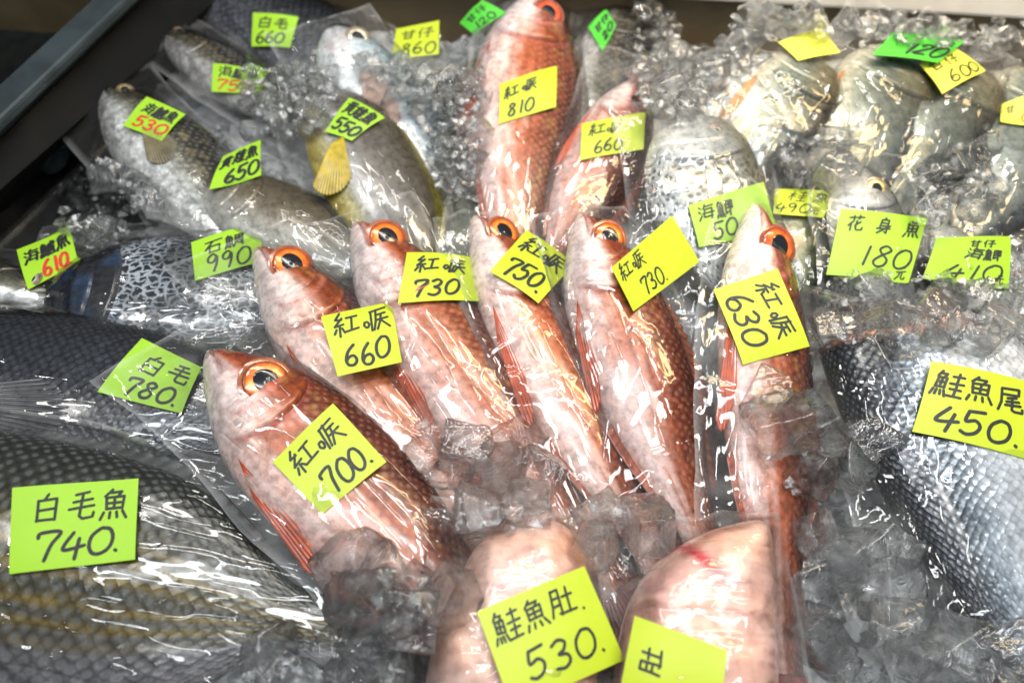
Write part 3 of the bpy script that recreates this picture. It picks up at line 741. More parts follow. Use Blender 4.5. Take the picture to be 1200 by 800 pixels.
# salmon belly slices: rounded slabs of pale flesh
def slab(key, name, outline, z, thick, label, seed, skinside=None):
    pts = [P(u, v, z) for u, v in outline]
    cen = sum(pts, Vector()) / len(pts)
    n = len(pts)
    m = 96; th = np.linspace(0, n, m, endpoint=False)
    arr = np.array([tuple(p - cen) for p in pts])
    i = th.astype(int); t = (th - i)[:, None]
    a, b, c, d = arr[(i - 1) % n], arr[i % n], arr[(i + 1) % n], arr[(i + 2) % n]
    out = 0.5 * (2 * b + (c - a) * t + (2 * a - 5 * b + 4 * c - d) * t ** 2 + (3 * b - a - 3 * c + d) * t ** 3)
    rs = np.concatenate([np.linspace(0.02, 0.85, 34), np.linspace(0.87, 1.0, 12)])
    R, K = np.meshgrid(rs, np.arange(m), indexing='ij')
    g = out[K] * R[..., None]
    nz1 = fbm(g[..., 0] * 30 + seed, g[..., 1] * 30, seed); nz2 = fbm(g[..., 0] * 90, g[..., 1] * 90 + seed, seed + 3)
    g[..., 2] = thick * ((1 - R ** 3.2) ** 0.55) * (0.8 + 0.35 * nz1) + 0.0015 * (nz2 - .5)
    st = np.sin((g[..., 0] * 60 + g[..., 1] * 95 + 6 * nz1))
    c3 = ramp([0, .35, .6, 1], [(.66, .34, .25), (.72, .44, .36), (.76, .54, .47), (.80, .62, .56)], nz1 * .6 + .4 * nz2)
    c3 = mixc(c3, (.80, .44, .28), sstep(.0, 1.0, st * .6 + (nz2 - .3)) * .45)
    if skinside == 'orange':
        c3 = mixc(c3, (.80, .33, .12), sstep(.0, .05, g[..., 0] - .01) * sstep(.0, .03, g[..., 1]) * .8)
    if skinside == 'blood':
        dl = np.abs((g[..., 0] + .008) * .8 + (g[..., 1] - .035) * .6); al = np.abs((g[..., 0] + .008) * -.6 + (g[..., 1] - .035) * .8)
        c3 = mixc(c3, (.55, .06, .08), np.exp(-(dl / .0040) ** 2) * sstep(.034, .016, al))
        c3 = mixc(c3, (.70, .30, .28), sstep(.55, .75, nz1) * .4)
    root = bpy.data.objects.new(name, None); C.objects.link(root); root.location = cen
    tag(root, label, 'fish slice', 'salmon belly slices')
    N = len(rs) * m
    under = g[-1].copy(); under[:, 2] -= 0.012
    v = np.concatenate([g.reshape(-1, 3), under])
    f = grid_faces(len(rs), m, True)[:, ::-1].tolist() + [list(range(m))]
    base = (len(rs) - 1) * m
    f += [[base + k, N + k, N + (k + 1) % m, base + (k + 1) % m] for k in range(m)] + [[N + k for k in range(m)]]
    cols = np.concatenate([c3.reshape(-1, 3), np.tile([.8, .62, .54], (m, 1))]); cols = np.concatenate([cols, np.zeros((len(cols), 1))], -1)
    body = mesh_obj('flesh', v, f, M['flesh'], root, True, cols, np.zeros((len(v), 2)))
    mw = Matrix.Translation(cen)
    oi = add_obst(body, mw)
    F = Fish(); F.oi = oi; F.root, F.body, F.mw, F.L, F.label = root, body, mw, None, label
    FISH[key] = F
slab('B530', 'salmon_belly_slice', [(560, 640), (600, 618), (650, 612), (682, 640), (694, 690), (700, 770), (690, 880), (600, 900), (510, 880), (500, 790), (530, 700)], .040, .030, 'orange pink salmon belly slice tagged 530', 41, 'orange')
slab('Bblood', 'salmon_belly_slice', [(760, 668), (800, 638), (850, 618), (892, 614), (904, 650), (908, 740), (900, 860), (820, 920), (735, 900), (722, 800), (735, 715)], .044, .032, 'pale pink salmon belly slice with a red blood line', 42, 'blood')

# ------------------------------------------------------------------ bags
def bvh_of(obst):
    vs, fs = [], []
    for v, f in obst:
        k = len(vs); vs += v; fs += [tuple(i + k for i in p) for p in f]
    return BVHTree.FromPolygons(vs, fs)

BAGO = []
def bag(F, label, pad=(.03, .02, .012, .012), corners=(0, 0, 0, 0), film='film', seed=0, amp=1.0, zseam=0.0, res=.0024, creases=46, group='clear plastic bags'):
    """film draped over a fish: a membrane hung over the fish and sealed along a seam at mid height, with creases and facets.
    pad = extra length at head, tail, back, belly; corners = how far each corner (head-back, head-belly, tail-back, tail-belly) is pulled out"""
    rr = np.random.default_rng(seed + 100)
    me = F.body.data
    vs = np.empty(len(me.vertices) * 3, np.float32); me.vertices.foreach_get('co', vs); vs = vs.reshape(-1, 3)
    x0, y0 = vs[:, 0].min(), vs[:, 1].min(); x1, y1 = vs[:, 0].max(), vs[:, 1].max()
    x0 -= pad[0]; x1 += pad[1]; y1 += pad[2]; y0 -= pad[3]
    n, m = int((x1 - x0) / res) + 1, int((y1 - y0) / res) + 1
    s = np.linspace(0, 1, n); t = np.linspace(0, 1, m)
    S, T = np.meshgrid(s, t, indexing='ij')
    gx = x0 + (x1 - x0) * S; gy = y0 + (y1 - y0) * T
    # seam outline wanders; corners can be pulled out
    gx = gx + .006 * (vnoise(T * 5, S * 0 + seed, seed) - .5) * (np.abs(2 * S - 1) ** 4)
    gy = gy + .008 * (vnoise(S * 7, T * 0 + seed, seed + 1) - .5) * (np.abs(2 * T - 1) ** 3)
    # round the plain corners, pull the sharp ones
    for k, (cs, ct) in enumerate(((0, 1), (0, 0), (1, 1), (1, 0))):
        wgt = np.clip(1 - np.abs(S - cs) / .30, 0, 1) ** 1.5 * np.clip(1 - np.abs(T - ct) / .75, 0, 1) ** 1.5
        c = corners[k]
        sx, sy = (-1 if cs == 0 else 1), (-1 if ct == 0 else 1)
        if c >= 0:
            gx = gx + sx * c * wgt; gy = gy + sy * c * .35 * wgt
        else:
            gx = gx + sx * c * wgt * .6; gy = gy + sy * c * wgt
    bt = BVHTree.FromPolygons([tuple(v) for v in vs], [tuple(p.vertices) for p in me.polygons])
    ob = np.full((n, m), -1.0)
    dn = Vector((0, 0, -1))
    for i in range(n):
        for j in range(m):
            h = bt.ray_cast(Vector((gx[i, j], gy[i, j], 0.5)), dn)
            if h[0] is not None: ob[i, j] = h[0].z + .0012
    edge = np.zeros((n, m), bool); edge[0, :] = edge[-1, :] = True; edge[:, 0] = edge[:, -1] = True
    z = np.where(ob > 0, ob, zseam); z[edge] = zseam
    for it in range(70):
        a = z.copy()
        a[1:-1, 1:-1] = (z[:-2, 1:-1] + z[2:, 1:-1] + z[1:-1, :-2] + z[1:-1, 2:]) / 4
        z = np.maximum(a, ob); z[edge] = zseam
    free = sstep(0, .004, z - np.maximum(ob, -1))
    lx, ly = gx, gy
    cr = np.zeros((n, m))
    for k in range(creases):
        px, py = rr.uniform(x0, x1), rr.uniform(y0, y1)
        if rr.random() < .55: ang = rr.normal(0, .35)
        else: ang = rr.uniform(0, math.pi)
        ln = rr.uniform(.012, .06); wd = rr.uniform(.0018, .0045); am = rr.uniform(.0006, .0021) * amp
        dx, dy = lx - px, ly - py
        bendk = rr.normal(0, 2.0)
        al = dx * math.cos(ang) + dy * math.sin(ang); pr = -dx * math.sin(ang) + dy * math.cos(ang) + bendk * al * al
        cr += am * np.clip(1 - np.abs(pr) / wd, 0, 1) * np.clip(1 - np.abs(al) / ln, 0, 1) ** .5
    ra_ = rr.uniform(0, 3.14); ca, sa = math.cos(ra_), math.sin(ra_)
    fx, fy = lx * ca - ly * sa, lx * sa + ly * ca
    cr += .0016 * amp * (vnoise(fx / .021 + seed, fy / .015 + .5 * fx / .021, seed + 5, True) - .35)
    cr += .0026 * amp * (vnoise(fy / .040 + seed, fx / .034 + .3 * fy / .040, seed + 6, True) - .35) * (.3 + .7 * free)
    z = np.maximum(z + cr * (0.55 + .6 * free), ob)
    fade = np.minimum(np.minimum(S, 1 - S) * (x1 - x0), np.minimum(T, 1 - T) * (y1 - y0))
    z = np.where(fade < 1e-6, zseam + .003 * (vnoise(lx / .015, ly / .015, seed + 8) - .5), z)
    top = np.stack([gx, gy, z], -1).reshape(-1, 3)
    al_ = (.14 * sstep(.004, .0005, fade) + .012 * free) + .05 * sstep(.55, .8, vnoise(lx / .02, ly / .014, seed + 11)) * free
    cols = np.concatenate([np.ones((n * m, 3)), al_.reshape(-1, 1)], -1)
    faces = grid_faces(n, m)[:, ::-1].tolist()
    o = mesh_obj('plastic_bag', top, faces, M[film], None, True, cols)
    o.matrix_world = F.mw
    tag(o, label, 'plastic bag', group)
    BAGO.append((([F.mw @ Vector(p) for p in top]), grid_faces(n, m).tolist()))
    F.bag = o; F.bagi = len(BAGO) - 1
    return o

bag(FISH['R700'], 'clear bag with a long pointed corner over the red fish tagged 700', (.026, .02, .016, .014), (.0, .004, 0, 0), 'film', 1, 1.0)
bag(FISH['R660'], 'clear bag with a square corner around the red fish tagged 660', (.014, .02, .012, .016), (.004, .004, 0, 0), 'film', 2, .8)
bag(FISH['R730'], 'clear bag around the red fish under the flat tag reading 730', (.012, .02, .012, .012), (0, .004, 0, 0), 'film', 3, .8)
bag(FISH['R750'], 'clear bag around the slim red fish tagged 750', (.008, .02, .012, .010), (-.012, -.008, 0, 0), 'film', 4, .9)
bag(FISH['R730b'], 'clear bag around the red fish under the tilted tag reading 730', (.008, .02, .012, .010), (-.01, -.01, 0, 0), 'film', 5, .9)
bag(FISH['R630'], 'clear bag drawn to a point above the red fish tagged 630', (.03, .02, .010, .018), (-.03, -.03, 0, 0), 'film_hazy', 6, .9)
bag(FISH['R810'], 'hazy clear bag around the red fish tagged 810', (.02, .02, .026, .006), (.01, 0, 0, 0), 'film_hazy', 7, .9)
bag(FISH['R660b'], 'hazy clear bag around the dark red fish tagged 660', (.02, .02, .015, .015), (0, 0, 0, 0), 'film_hazy', 8, 1.2)
bag(FISH['G740'], 'creased clear bag stretched over the striped grey fish tagged 740', (.02, .04, .012, .012), (0, 0, 0, 0), 'film', 9, 1.25, res=.0026, creases=90)
bag(FISH['G780'], 'clear bag over the blue black fish tagged 780', (.02, .03, .010, .012), (0, 0, 0, 0), 'film', 10, 1.1, res=.0026, creases=70)
bag(FISH['G990'], 'clear bag over the black net patterned fish tagged 990', (.02, .03, .020, .010), (0, 0, 0, 0), 'film', 11, 1.2, creases=70)
bag(FISH['G610'], 'clear bag over the pale fish tagged 610', (.012, .02, .012, .012), film='film', seed=12)
bag(FISH['G650'], 'clear bag over the smooth brown fish tagged 650', (.016, .03, .016, .014), film='film', seed=13, amp=1.2, creases=70)
bag(FISH['G530'], 'clear bag over the white bellied fish tagged 530', (.010, .02, .008, .014), film='film', seed=14, amp=.8)
bag(FISH['G750'], 'clear bag over the dark fish head tagged 750', (.010, .02, .010, .012), film='film', seed=15, amp=.8)
bag(FISH['G660'], 'pleated clear bag over the dark grey fish under the lime tag', (.02, .03, .02, .02), film='film', seed=16, amp=1.4, creases=110)
bag(FISH['G860'], 'clear bag over the pale silver fish tagged 860', (.016, .02, .012, .016), film='film_hazy', seed=17)
bag(FISH['G550'], 'clear bag over the yellow edged fish tagged 550', (.012, .02, .010, .014), film='film', seed=18, amp=.8)
bag(FISH['Golive'], 'clear bag of ice over the olive fish', (.02, .02, .012, .016), film='film_hazy', seed=19, amp=1.6)
bag(FISH['Ggrey'], 'twisted clear bag over the small grey fish under a green tag', (.02, .02, .02, .016), film='film_hazy', seed=20, amp=1.4)
bag(FISH['P1'], 'shiny clear bag over the deep silver fish under the blank tag', (.025, .02, .010, .03), film='film_hazy', seed=21, amp=1.5, creases=70)
bag(FISH['P2'], 'peaked clear bag over the deep fish tagged 120', (.035, .02, .008, .012), film='film_hazy', seed=22, amp=1.2)
bag(FISH['P3'], 'shiny clear bag over the deep fish tagged 600', (.03, .02, .012, .012), film='film_hazy', seed=23, amp=1.5, creases=70)
bag(FISH['P4'], 'clear bag over the deep fish with the red marked tag', (.03, .02, .012, .012), film='film_hazy', seed=24, amp=1.3)
bag(FISH['S50'], 'rounded clear bag over the black dotted fish', (.02, .02, .012, .016), film='film_hazy', seed=25, amp=1.1)
bag(FISH['S490'], 'small clear bag over the dark green fish tagged 490', (.012, .02, .010, .010), film='film', seed=26)
bag(FISH['S180'], 'clear bag over the small fish tagged 180', (.014, .02, .012, .012), film='film', seed=27, amp=1.2)
bag(FISH['S410'], 'crumpled clear bag over the small fish tagged 410', (.02, .02, .02, .02), film='film', seed=28, amp=2.0, creases=80)
bag(FISH['SAL'], 'clear bag stretched over the salmon tail piece', (.012, .02, .012, .014), film='film', seed=29, amp=1.0, res=.0028, creases=80)
bag(FISH['B530'], 'clear bag over the orange pink salmon belly slice', (.008, .008, .008, .008), film='film', seed=30, amp=1.6, creases=110)
bag(FISH['Bblood'], 'clear bag over the salmon belly slice with the blood line', (.010, .010, .006, .010), film='film', seed=31, amp=1.4, creases=80)


ALLS = bvh_of(OBST + BAGO)
# ------------------------------------------------------------------ handwriting: strokes in a 10 x 10 box, x right, y up
def half_left(g): return [[(x * .52, y) for x, y in s] for s in g]
def S(txt):
    return [[tuple(float(q) for q in pt.split(',')) for pt in st.split()] for st in txt.split(';')]
G = {}
G['魚'] = S('4,10 2,8;3.6,9 6.8,9 5.8,7.6;2.4,7.4 2.6,3.7;2.4,7.4 7.8,7.5 7.6,3.6;2.5,5.6 7.6,5.6;5,7.4 5,3.8;2.6,3.8 7.6,3.8;1.9,2.6 1,.6;4,2.6 3.8,.8;6,2.6 6.4,.8;8,2.8 9.3,.5')
FISHL = half_left(G['魚'])
GUI = S('5.8,8.4 9.2,8.7;7.5,9.8 7.5,5.7;5.4,5.7 9.6,6;5.8,3.5 9.2,3.8;7.5,5 7.4,1;5.2,.9 9.8,1.2')
G['鮭'] = FISHL + GUI
G['桂'] = S('.5,7 4,7.2;2.3,9.6 2.3,.8;2.2,6.6 .4,3.4;2.5,6 4,4.4') + GUI
G['肚'] = S('1.4,9 1.2,4 .5,1;1.4,9 4.2,9 4.2,1.2 3.4,1.6;1.4,6.6 4.2,6.6;1.4,4.2 4.2,4.2;5.4,6.4 9.2,6.6;7.3,9 7.3,1.4;5,1.4 9.8,1.6')
G['尾'] = S('2,9 8,9.2 7.8,7 2.2,6.9;2,9 1.8,4 .8,.8;7,6 4,5.4;3.6,4.2 8,4.6;3.2,2.8 8.4,3.2;5.6,5.6 5.6,1.4 6.4,.8 9,1 9.1,2')
G['紅'] = S('2.4,9.6 .8,7.5 2.9,7.3;3,7.8 .5,4.9 3.6,5.4;2.1,5.2 2.1,1.6;1,4 .2,2.4;2.9,4.2 3.8,2.8;4.6,7.6 8.3,8;6.4,7.8 6.2,3.2;4.2,3 8.9,3.4')
G['喉'] = S('1,3.4 .2,4.2 .5,5.3 1.5,5.4 2,4.5 1.6,3.5 1,3.4;2.9,8.0 2.7,2.0;2.6,8.3 8,8.9;4.7,8.8 4.3,5 3.6,2.2;4.9,6.9 7.8,7.2;4.4,5.1 8.7,5.4;6.3,7 6.0,5 4.7,2.2;6.2,5 9.2,2.2')
G['白'] = S('5.2,10 4,8.4;2,8 2.1,1.4;2,8 8,8.2 7.8,1.3;2,4.8 7.8,4.9;2,1.6 7.8,1.6')
G['毛'] = S('6.8,9.4 3,8.6;2.4,6.5 8,7.1;1.4,4.3 8.8,5;5,9 4.8,2 5.6,1.2 8.8,1.4 9,2.8')
G['石'] = S('1,9 9,9.2;4.6,9 1,3.6;3.2,5.4 3.2,1;3.2,5.4 8,5.5 7.8,1;3.2,1.4 7.8,1.4')
G['鯛'] = FISHL + S('5.8,8.8 5.6,3 5.2,1;5.8,8.8 9.6,8.8 9.6,1 9,1.4;6.6,7 8.8,7;7.7,8 7.7,5.6;6.4,5.6 9,5.6;6.8,4.4 6.8,2.6 8.6,2.6 8.6,4.4 6.8,4.4')
G['海'] = S('1,9 2,8;.6,6.4 1.6,5.6;.6,1 2.2,3.8;4.6,10 3.4,7.6;4.2,8.6 9,8.8;4.4,7 3.6,2.6 8.6,2.6;4.4,7 8.6,7 8,1;3,4.8 9.6,4.9')
G['鱸'] = FISHL + S('7.4,10 7.4,8.6;7.4,9.3 9,9.3;5.8,8.4 9.6,8.4;5.8,8.4 5.4,3 5,1.4;6.4,7 9.2,7.2;6.4,5.8 9,5.8 9,3.6 6.4,3.6 6.4,5.8;7.7,5.8 7.7,3.6;6.2,2.8 9.2,2.8;6.3,2.8 6.3,1;9.1,2.8 9.1,1;5.4,.9 9.8,.9')
G['鯽'] = FISHL + S('6,9 6,2 7.6,3;6,9 7.8,9 7.8,5 6,5;6,7 7.8,7;8.5,8.8 9.9,8.8 9.8,4.4 9.3,4.8;8.5,9 8.5,.6')
G['花'] = S('1,8.4 9,8.6;3.4,9.6 3.4,7.4;6.4,9.8 6.2,7.4;3.6,6.6 1,3.6;2.6,4.8 2.6,.8;7.6,6 4.6,3.6;5.4,6.6 5.4,1.8 6.2,1 9,1.2 9.2,2.6')
G['身'] = S('5,10 4.2,8.8;2.8,8.6 2.8,3.4;2.8,8.6 7,8.6 7,.8 6,1.4;2.8,6.8 7,6.8;2.8,5 7,5;1,3.2 8.8,3.6;8.6,5.4 1.6,.4')
G['甘'] = S('1,7.4 9,7.6;3,9.4 3,1.6;7,9.4 7,1.6;3,4.6 7,4.6;3,1.8 7,1.8')
G['仔'] = S('3,9.6 1,5.6;2,7 2,1;4.6,8.6 8.6,8.8 6.6,6.6;6.6,6.6 6.6,1 5.6,1.6;4,4.8 9.6,5')
G['元'] = S('3,8.6 7.4,8.8;1,5.8 9,6.2;4,6 3.4,3 1,.8;6,6 6,1.8 7,1 9,1.2 9.2,2.6')
G['黃'] = S('2,9 8,9.2;3.6,9.8 3.6,7.6;6.2,9.8 6.2,7.6;.8,7.4 9.2,7.6;2.6,6.2 7.4,6.2 7.4,2.8 2.6,2.8 2.6,6.2;5,7.4 5,2.8;2.6,4.5 7.4,4.5;3.6,2.4 1.4,.6;6.4,2.4 8.6,.6')
G['雞'] = S('3.6,9.6 1,8.4;.8,7.6 1.4,6.8;2.4,7.8 2.6,6.8;4.2,8 3.4,6.8;2.6,6.4 1,5 3.6,5;.6,3.6 4.6,3.8;2.6,5 2.4,3.4 .6,.8;2.6,3.4 4.6,1;6.6,9.8 5.2,6.4;6,7.6 6,.8;6.2,7.6 9.4,7.8;7.8,9.4 7.8,1;6.2,5.6 9.2,5.7;6.2,3.4 9.2,3.5;6,1 9.8,1.1')
G['.'] = S('1.5,1 1.7,.8')
G['0'] = S('3.2,8.6 1.4,6.6 1,3.6 2,1.2 4,.8 6,2.4 6.6,5.4 5.6,8.2 3.6,8.8')
G['1'] = S('3.4,9 3,1')
G['2'] = S('1,7 2.2,8.8 4.6,8.6 5,6.6 3,3.6 .8,1 5.8,1.2')
G['3'] = S('1.2,8 3.2,9 5,7.8 4.2,5.8 2.6,5 4.8,4.2 5.2,2.2 3.4,.8 1,1.4')
G['4'] = S('3.4,9 1,3.8 6.4,4.4;5,6.8 4.2,.4')
G['5'] = S('1.8,8.8 1.4,5.2 3.8,5.8 5.2,4 4.4,1.6 2.4,.6 .8,1.4;1.8,8.8 5.8,9.2')
G['6'] = S('4.4,9.2 2,6.6 1,3.2 2,1 4.4,.8 5.6,2.6 4.4,4.6 2.2,4.2 1.2,2.8')
G['7'] = S('1,7.2 1.4,8.6 6,8.8 4.4,5 3.4,.4')
G['8'] = S('5,8 3.2,9 1.6,7.4 2.8,5.6 5,3.6 4.6,1.2 2.4,.6 1,2.4 2.6,4.8 5,7 5,8')
G['9'] = S('5,7.2 3.4,9 1.4,7.6 1.6,5.4 3.6,5 5,7.4 5,4 4,.4')
SMOOTH = set('0123456789')
WIDE = {'.': 4.0, '1': 5.0}
def smooth_line(pts):
    p = np.array([pts[0]] + list(pts) + [pts[-1]], float); out = []
    for k in range(1, len(p) - 2):
        for t in np.linspace(0, 1, 6, endpoint=False):
            a, b, c, d = p[k - 1], p[k], p[k + 1], p[k + 2]
            out.append(.5 * (2 * b + (c - a) * t + (2 * a - 5 * b + 4 * c - d) * t * t + (3 * b - a - 3 * c + d) * t ** 3))
    out.append(p[-1])
    return np.array(out)
def line_strokes(text, x, y, size, wscale=1.0, rr=None):
    """strokes of a text line in tag units (1 = tag height), starting at x with baseline y"""
    res = []
    for ch in text:
        if ch == ' ': x += size * .5; continue
        dg = ch in SMOOTH or ch == '.'
        rot = rr.normal(0, .05); dy = rr.normal(0, .03) * size; k = size * rr.uniform(.94, 1.06)
        for st in G[ch]:
            pp = smooth_line(st) if ch in SMOOTH else np.array(st, float)
            pp = pp + (0 if dg else 1) * rr.normal(0, .08, pp.shape)
            pp = (pp - 5) / 10
            q = np.stack([pp[:, 0] * math.cos(rot) - pp[:, 1] * math.sin(rot) + .10 * pp[:, 1], pp[:, 0] * math.sin(rot) + pp[:, 1] * math.cos(rot)], -1)
            res.append(np.stack([x + (q[:, 0] + .5) * k * wscale, y + (q[:, 1] + .5) * k + dy], -1))
        x += size * wscale * ((WIDE.get(ch, 6.6) / 10) if dg else 1.04)
    return res

CAMN = Vector((0, 0, 0))
TAGN = [0]
def price_tag(key, corners, paper_key, lines, label, width=.045, lift=.0012, flat=0.0):
    """corners TL TR BR BL (of the writing) in photo pixels; the plane is fitted to the bag and fish below the paper"""
    rr = np.random.default_rng(900 + TAGN[0]); TAGN[0] += 1
    n = 9
    cs = [np.array(c, float) for c in corners]
    F = FISH[key]
    surf_ = bvh_of([OBST[F.oi], BAGO[F.bagi]])
    hits = []
    for a in np.linspace(.04, .96, n):
        for b in np.linspace(.04, .96, n):
            q = cs[0] * (1 - a) * (1 - b) + cs[1] * a * (1 - b) + cs[2] * a * b + cs[3] * (1 - a) * b
            d = ray(*q); h = surf_.ray_cast(CAM, d)
            if h[0] is not None: hits.append(np.array(h[0]))
    if len(hits) < 14:
        hits = []
        for a in np.linspace(.1, .9, 7):
            for b in np.linspace(.1, .9, 7):
                q = cs[0] * (1 - a) * (1 - b) + cs[1] * a * (1 - b) + cs[2] * a * b + cs[3] * (1 - a) * b
                h = ALLS.ray_cast(CAM, ray(*q))
                hits.append(np.array(h[0] if h[0] is not None else P(*q, .02)))
    hits = np.array(hits)
    ctr = np.median(hits, 0)
    d = np.linalg.norm(hits - ctr, axis=1); hits = hits[d <= np.median(d) * 3]
    ctr = hits.mean(0)
    u_, s_, vt = np.linalg.svd(hits - ctr)
    nn = vt[2]
    view = np.array(CAM) - ctr; view /= np.linalg.norm(view)
    if nn.dot(view) < 0: nn = -nn
    nn = nn * .75 + np.array([0, -.1, .3]); nn /= np.linalg.norm(nn)
    if nn.dot(view) < .45: nn = nn + view * .5; nn /= np.linalg.norm(nn)
    off = np.percentile((hits - ctr) @ nn, 93) + lift
    p0 = ctr + nn * off
    wc = []
    for c in cs:
        r = np.array(ray(*c)); t = (p0 - np.array(CAM)) @ nn / (r @ nn); wc.append(np.array(CAM) + r * t)
    cen = sum(wc) / 4
    ex = (wc[1] - wc[0]) + (wc[2] - wc[3]); ex /= np.linalg.norm(ex)
    ey = np.cross(nn, ex)
    loc = [np.array([(w - cen) @ ex, (w - cen) @ ey]) for w in wc]
    wid = np.linalg.norm(loc[1] - loc[0])
    # how the surface below bends
    hx = (hits - cen) @ ex; hy = (hits - cen) @ ey; hz = (hits - p0) @ nn
    Amat = np.stack([hx * hx, hx * hy, hy * hy, np.ones_like(hx)], -1)
    try: cf = np.linalg.lstsq(Amat, hz, rcond=None)[0][:3]
    except Exception: cf = np.zeros(3)
    lim = .10 / max(wid, .02); cf = np.clip(cf * .7, -lim, lim)
    ph = rr.uniform(0, 6.28, 2)
    def zz(x, y):
        return cf[0] * x * x + cf[1] * x * y + cf[2] * y * y + .0005 * np.sin(x / wid * 5 + ph[0]) + .0004 * np.sin(y / wid * 6 + ph[1])
    hgt = np.linalg.norm(loc[3] - loc[0])
    def at(a, b):                             # a 0..1 left to right, b 0..1 bottom to top
        a = np.asarray(a)[..., None]; b = np.asarray(b)[..., None]
        return loc[3] * (1 - a) * (1 - b) + loc[2] * a * (1 - b) + loc[1] * a * b + loc[0] * (1 - a) * b
    m = 25
    Ag, Bg = np.meshgrid(np.linspace(0, 1, m), np.linspace(0, 1, m), indexing='ij')
    xy = at(Ag, Bg)
    g3 = np.concatenate([xy, zz(xy[..., 0], xy[..., 1])[..., None]], -1)
    root = bpy.data.objects.new('price_tag', None); C.objects.link(root)
    root.matrix_world = Matrix(((ex[0], ey[0], nn[0], cen[0]), (ex[1], ey[1], nn[1], cen[1]), (ex[2], ey[2], nn[2], cen[2]), (0, 0, 0, 1)))
    tag(root, label, 'price tag', 'handwritten price tags')
    sheet('paper', g3, .00022, M[paper_key], root, smooth=False)
    asp = wid / hgt
    for text, ax, by, size, ws, ink in lines:
        need = sum(.5 * size if ch == ' ' else size * ws * (WIDE.get(ch, 6.6) / 10 if (ch in SMOOTH or ch == '.') else 1.04) for ch in text)
        ws = ws * min(1.0, (.95 - ax) * asp / need)
        vs, fs = [], []
        hw = .5 * width * hgt * (1.0 if size > .22 else .8) * (1.0 if text[0] in '0123456789' else .78)
        layer = 0
        for st in line_strokes(text, ax * asp, by, size, ws, rr):
            pp = at(st[:, 0] / asp, st[:, 1])
            layer += 1
            zoff = .00030 + .000006 * layer
            k = 8
            for q, p in enumerate(pp):        # rounded joints
                b0 = len(vs)
                for e in range(k):
                    th = 2 * math.pi * e / k
                    x, y = p[0] + hw * math.cos(th), p[1] + hw * math.sin(th)
                    vs.append((x, y, float(zz(x, y)) + zoff + .000002 * q))
                fs.append([b0 + e for e in range(k)])
            for p, q in zip(pp[:-1], pp[1:]):
                d = q - p; l = np.linalg.norm(d)
                if l < 1e-6: continue
                nr = np.array([-d[1], d[0]]) / l * hw
                ns = max(1, int(l / (wid * .12)))
                for e in range(ns):
                    pa, pb = p + d * e / ns, p + d * (e + 1) / ns
                    b0 = len(vs)
                    for c in (pa + nr, pa - nr, pb - nr, pb + nr):
                        vs.append((c[0], c[1], float(zz(c[0], c[1])) + zoff + .000001))
                    fs.append([b0, b0 + 1, b0 + 2, b0 + 3])
        if vs: mesh_obj('price_figures' if text[0] in '0123456789' else 'writing', vs, fs, M[ink], root, False)
    g = np.array(root.matrix_world)
    w3 = (g3.reshape(-1, 3) @ g[:3, :3].T) + g[:3, 3]
    TAGO.append(([Vector(p) for p in w3], grid_faces(m, m).tolist()))
TAGO = []
K, RI = 'ink', 'red_ink'
def hong(price, s1=.40, s2=.36, x1=.14, x2=.22, y1=.50, y2=.08):
    return [('紅喉', x1, y1, s1, 1.0, K), (price, x2, y2, s2, 1.0, K)]
price_tag('R700', [(319, 540), (390, 471), (453, 540), (377, 601)], 'tag_y', hong('700.', .43, .38, .12, .24), 'square yellow-green tag reading 700 on the large red fish')
price_tag('R660', [(376, 371), (459, 351), (471, 424), (396, 439)], 'tag_y', hong('660', .46, .38, .12, .16), 'yellow-green tag reading 660 on the red fish next to the 700 one', lift=.013)
price_tag('R730', [(477, 295), (563, 298), (561, 352), (468, 350)], 'tag_y', hong('730', .44, .38, .14, .14), 'yellow-green tag reading 730 with level writing', .05)
price_tag('R750', [(618, 268), (676, 305), (632, 354), (577, 313)], 'tag_y', hong('750.', .43, .38, .10, .12), 'yellow-green diamond-set tag reading 750')
price_tag('R730b', [(715, 315), (787, 253), (818, 308), (741, 366)], 'tag_y', hong('730.', .46, .38, .06, .22), 'yellow-green tag reading 730 written uphill beside the 750 one')
price_tag('R630', [(912, 314), (951, 404), (871, 427), (838, 337)], 'tag_y', hong('630', .42, .40, .12, .14), 'yellow-green tag reading 630 written sideways')
price_tag('R810', [(586, 97), (653, 76), (652, 124), (585, 144)], 'tag_y', hong('810', .40, .34, .08, .14), 'yellow-green tag reading 810')
price_tag('R660b', [(682, 144), (756, 131), (755, 173), (680, 187)], 'tag_y', hong('660', .42, .36, .12, .2), 'yellow-green tag reading 660 beside the 810 one')
price_tag('G740', [(14, 571), (161, 559), (158, 655), (10, 672)], 'tag_l', [('白毛魚', .16, .50, .38, 1.1, K), ('740.', .18, .08, .36, 1.2, K)], 'large lime tag reading 740 on the striped grey fish', .042)
price_tag('G780', [(165, 394), (236, 430), (212, 483), (114, 459)], 'tag_l', [('白毛', .22, .46, .40, 1.05, K), ('780.', .22, .06, .36, 1.2, K)], 'lime tag reading 780 half under a bag corner')
price_tag('G990', [(224, 284), (303, 257), (309, 306), (228, 327)], 'tag_l', [('石鯛', .16, .52, .34, 1.2, K), ('990.', .16, .04, .46, 1.1, K)], 'lime tag reading 990 on the black net patterned fish', .05)
price_tag('G610', [(19, 292), (82, 265), (91, 306), (33, 340)], 'tag_l', [('海鱸魚', .08, .48, .36, 1.1, K), ('610.', .34, .04, .40, 1.1, RI)], 'lime tag with red 610 on the pale fish beside the black net patterned one', .05)
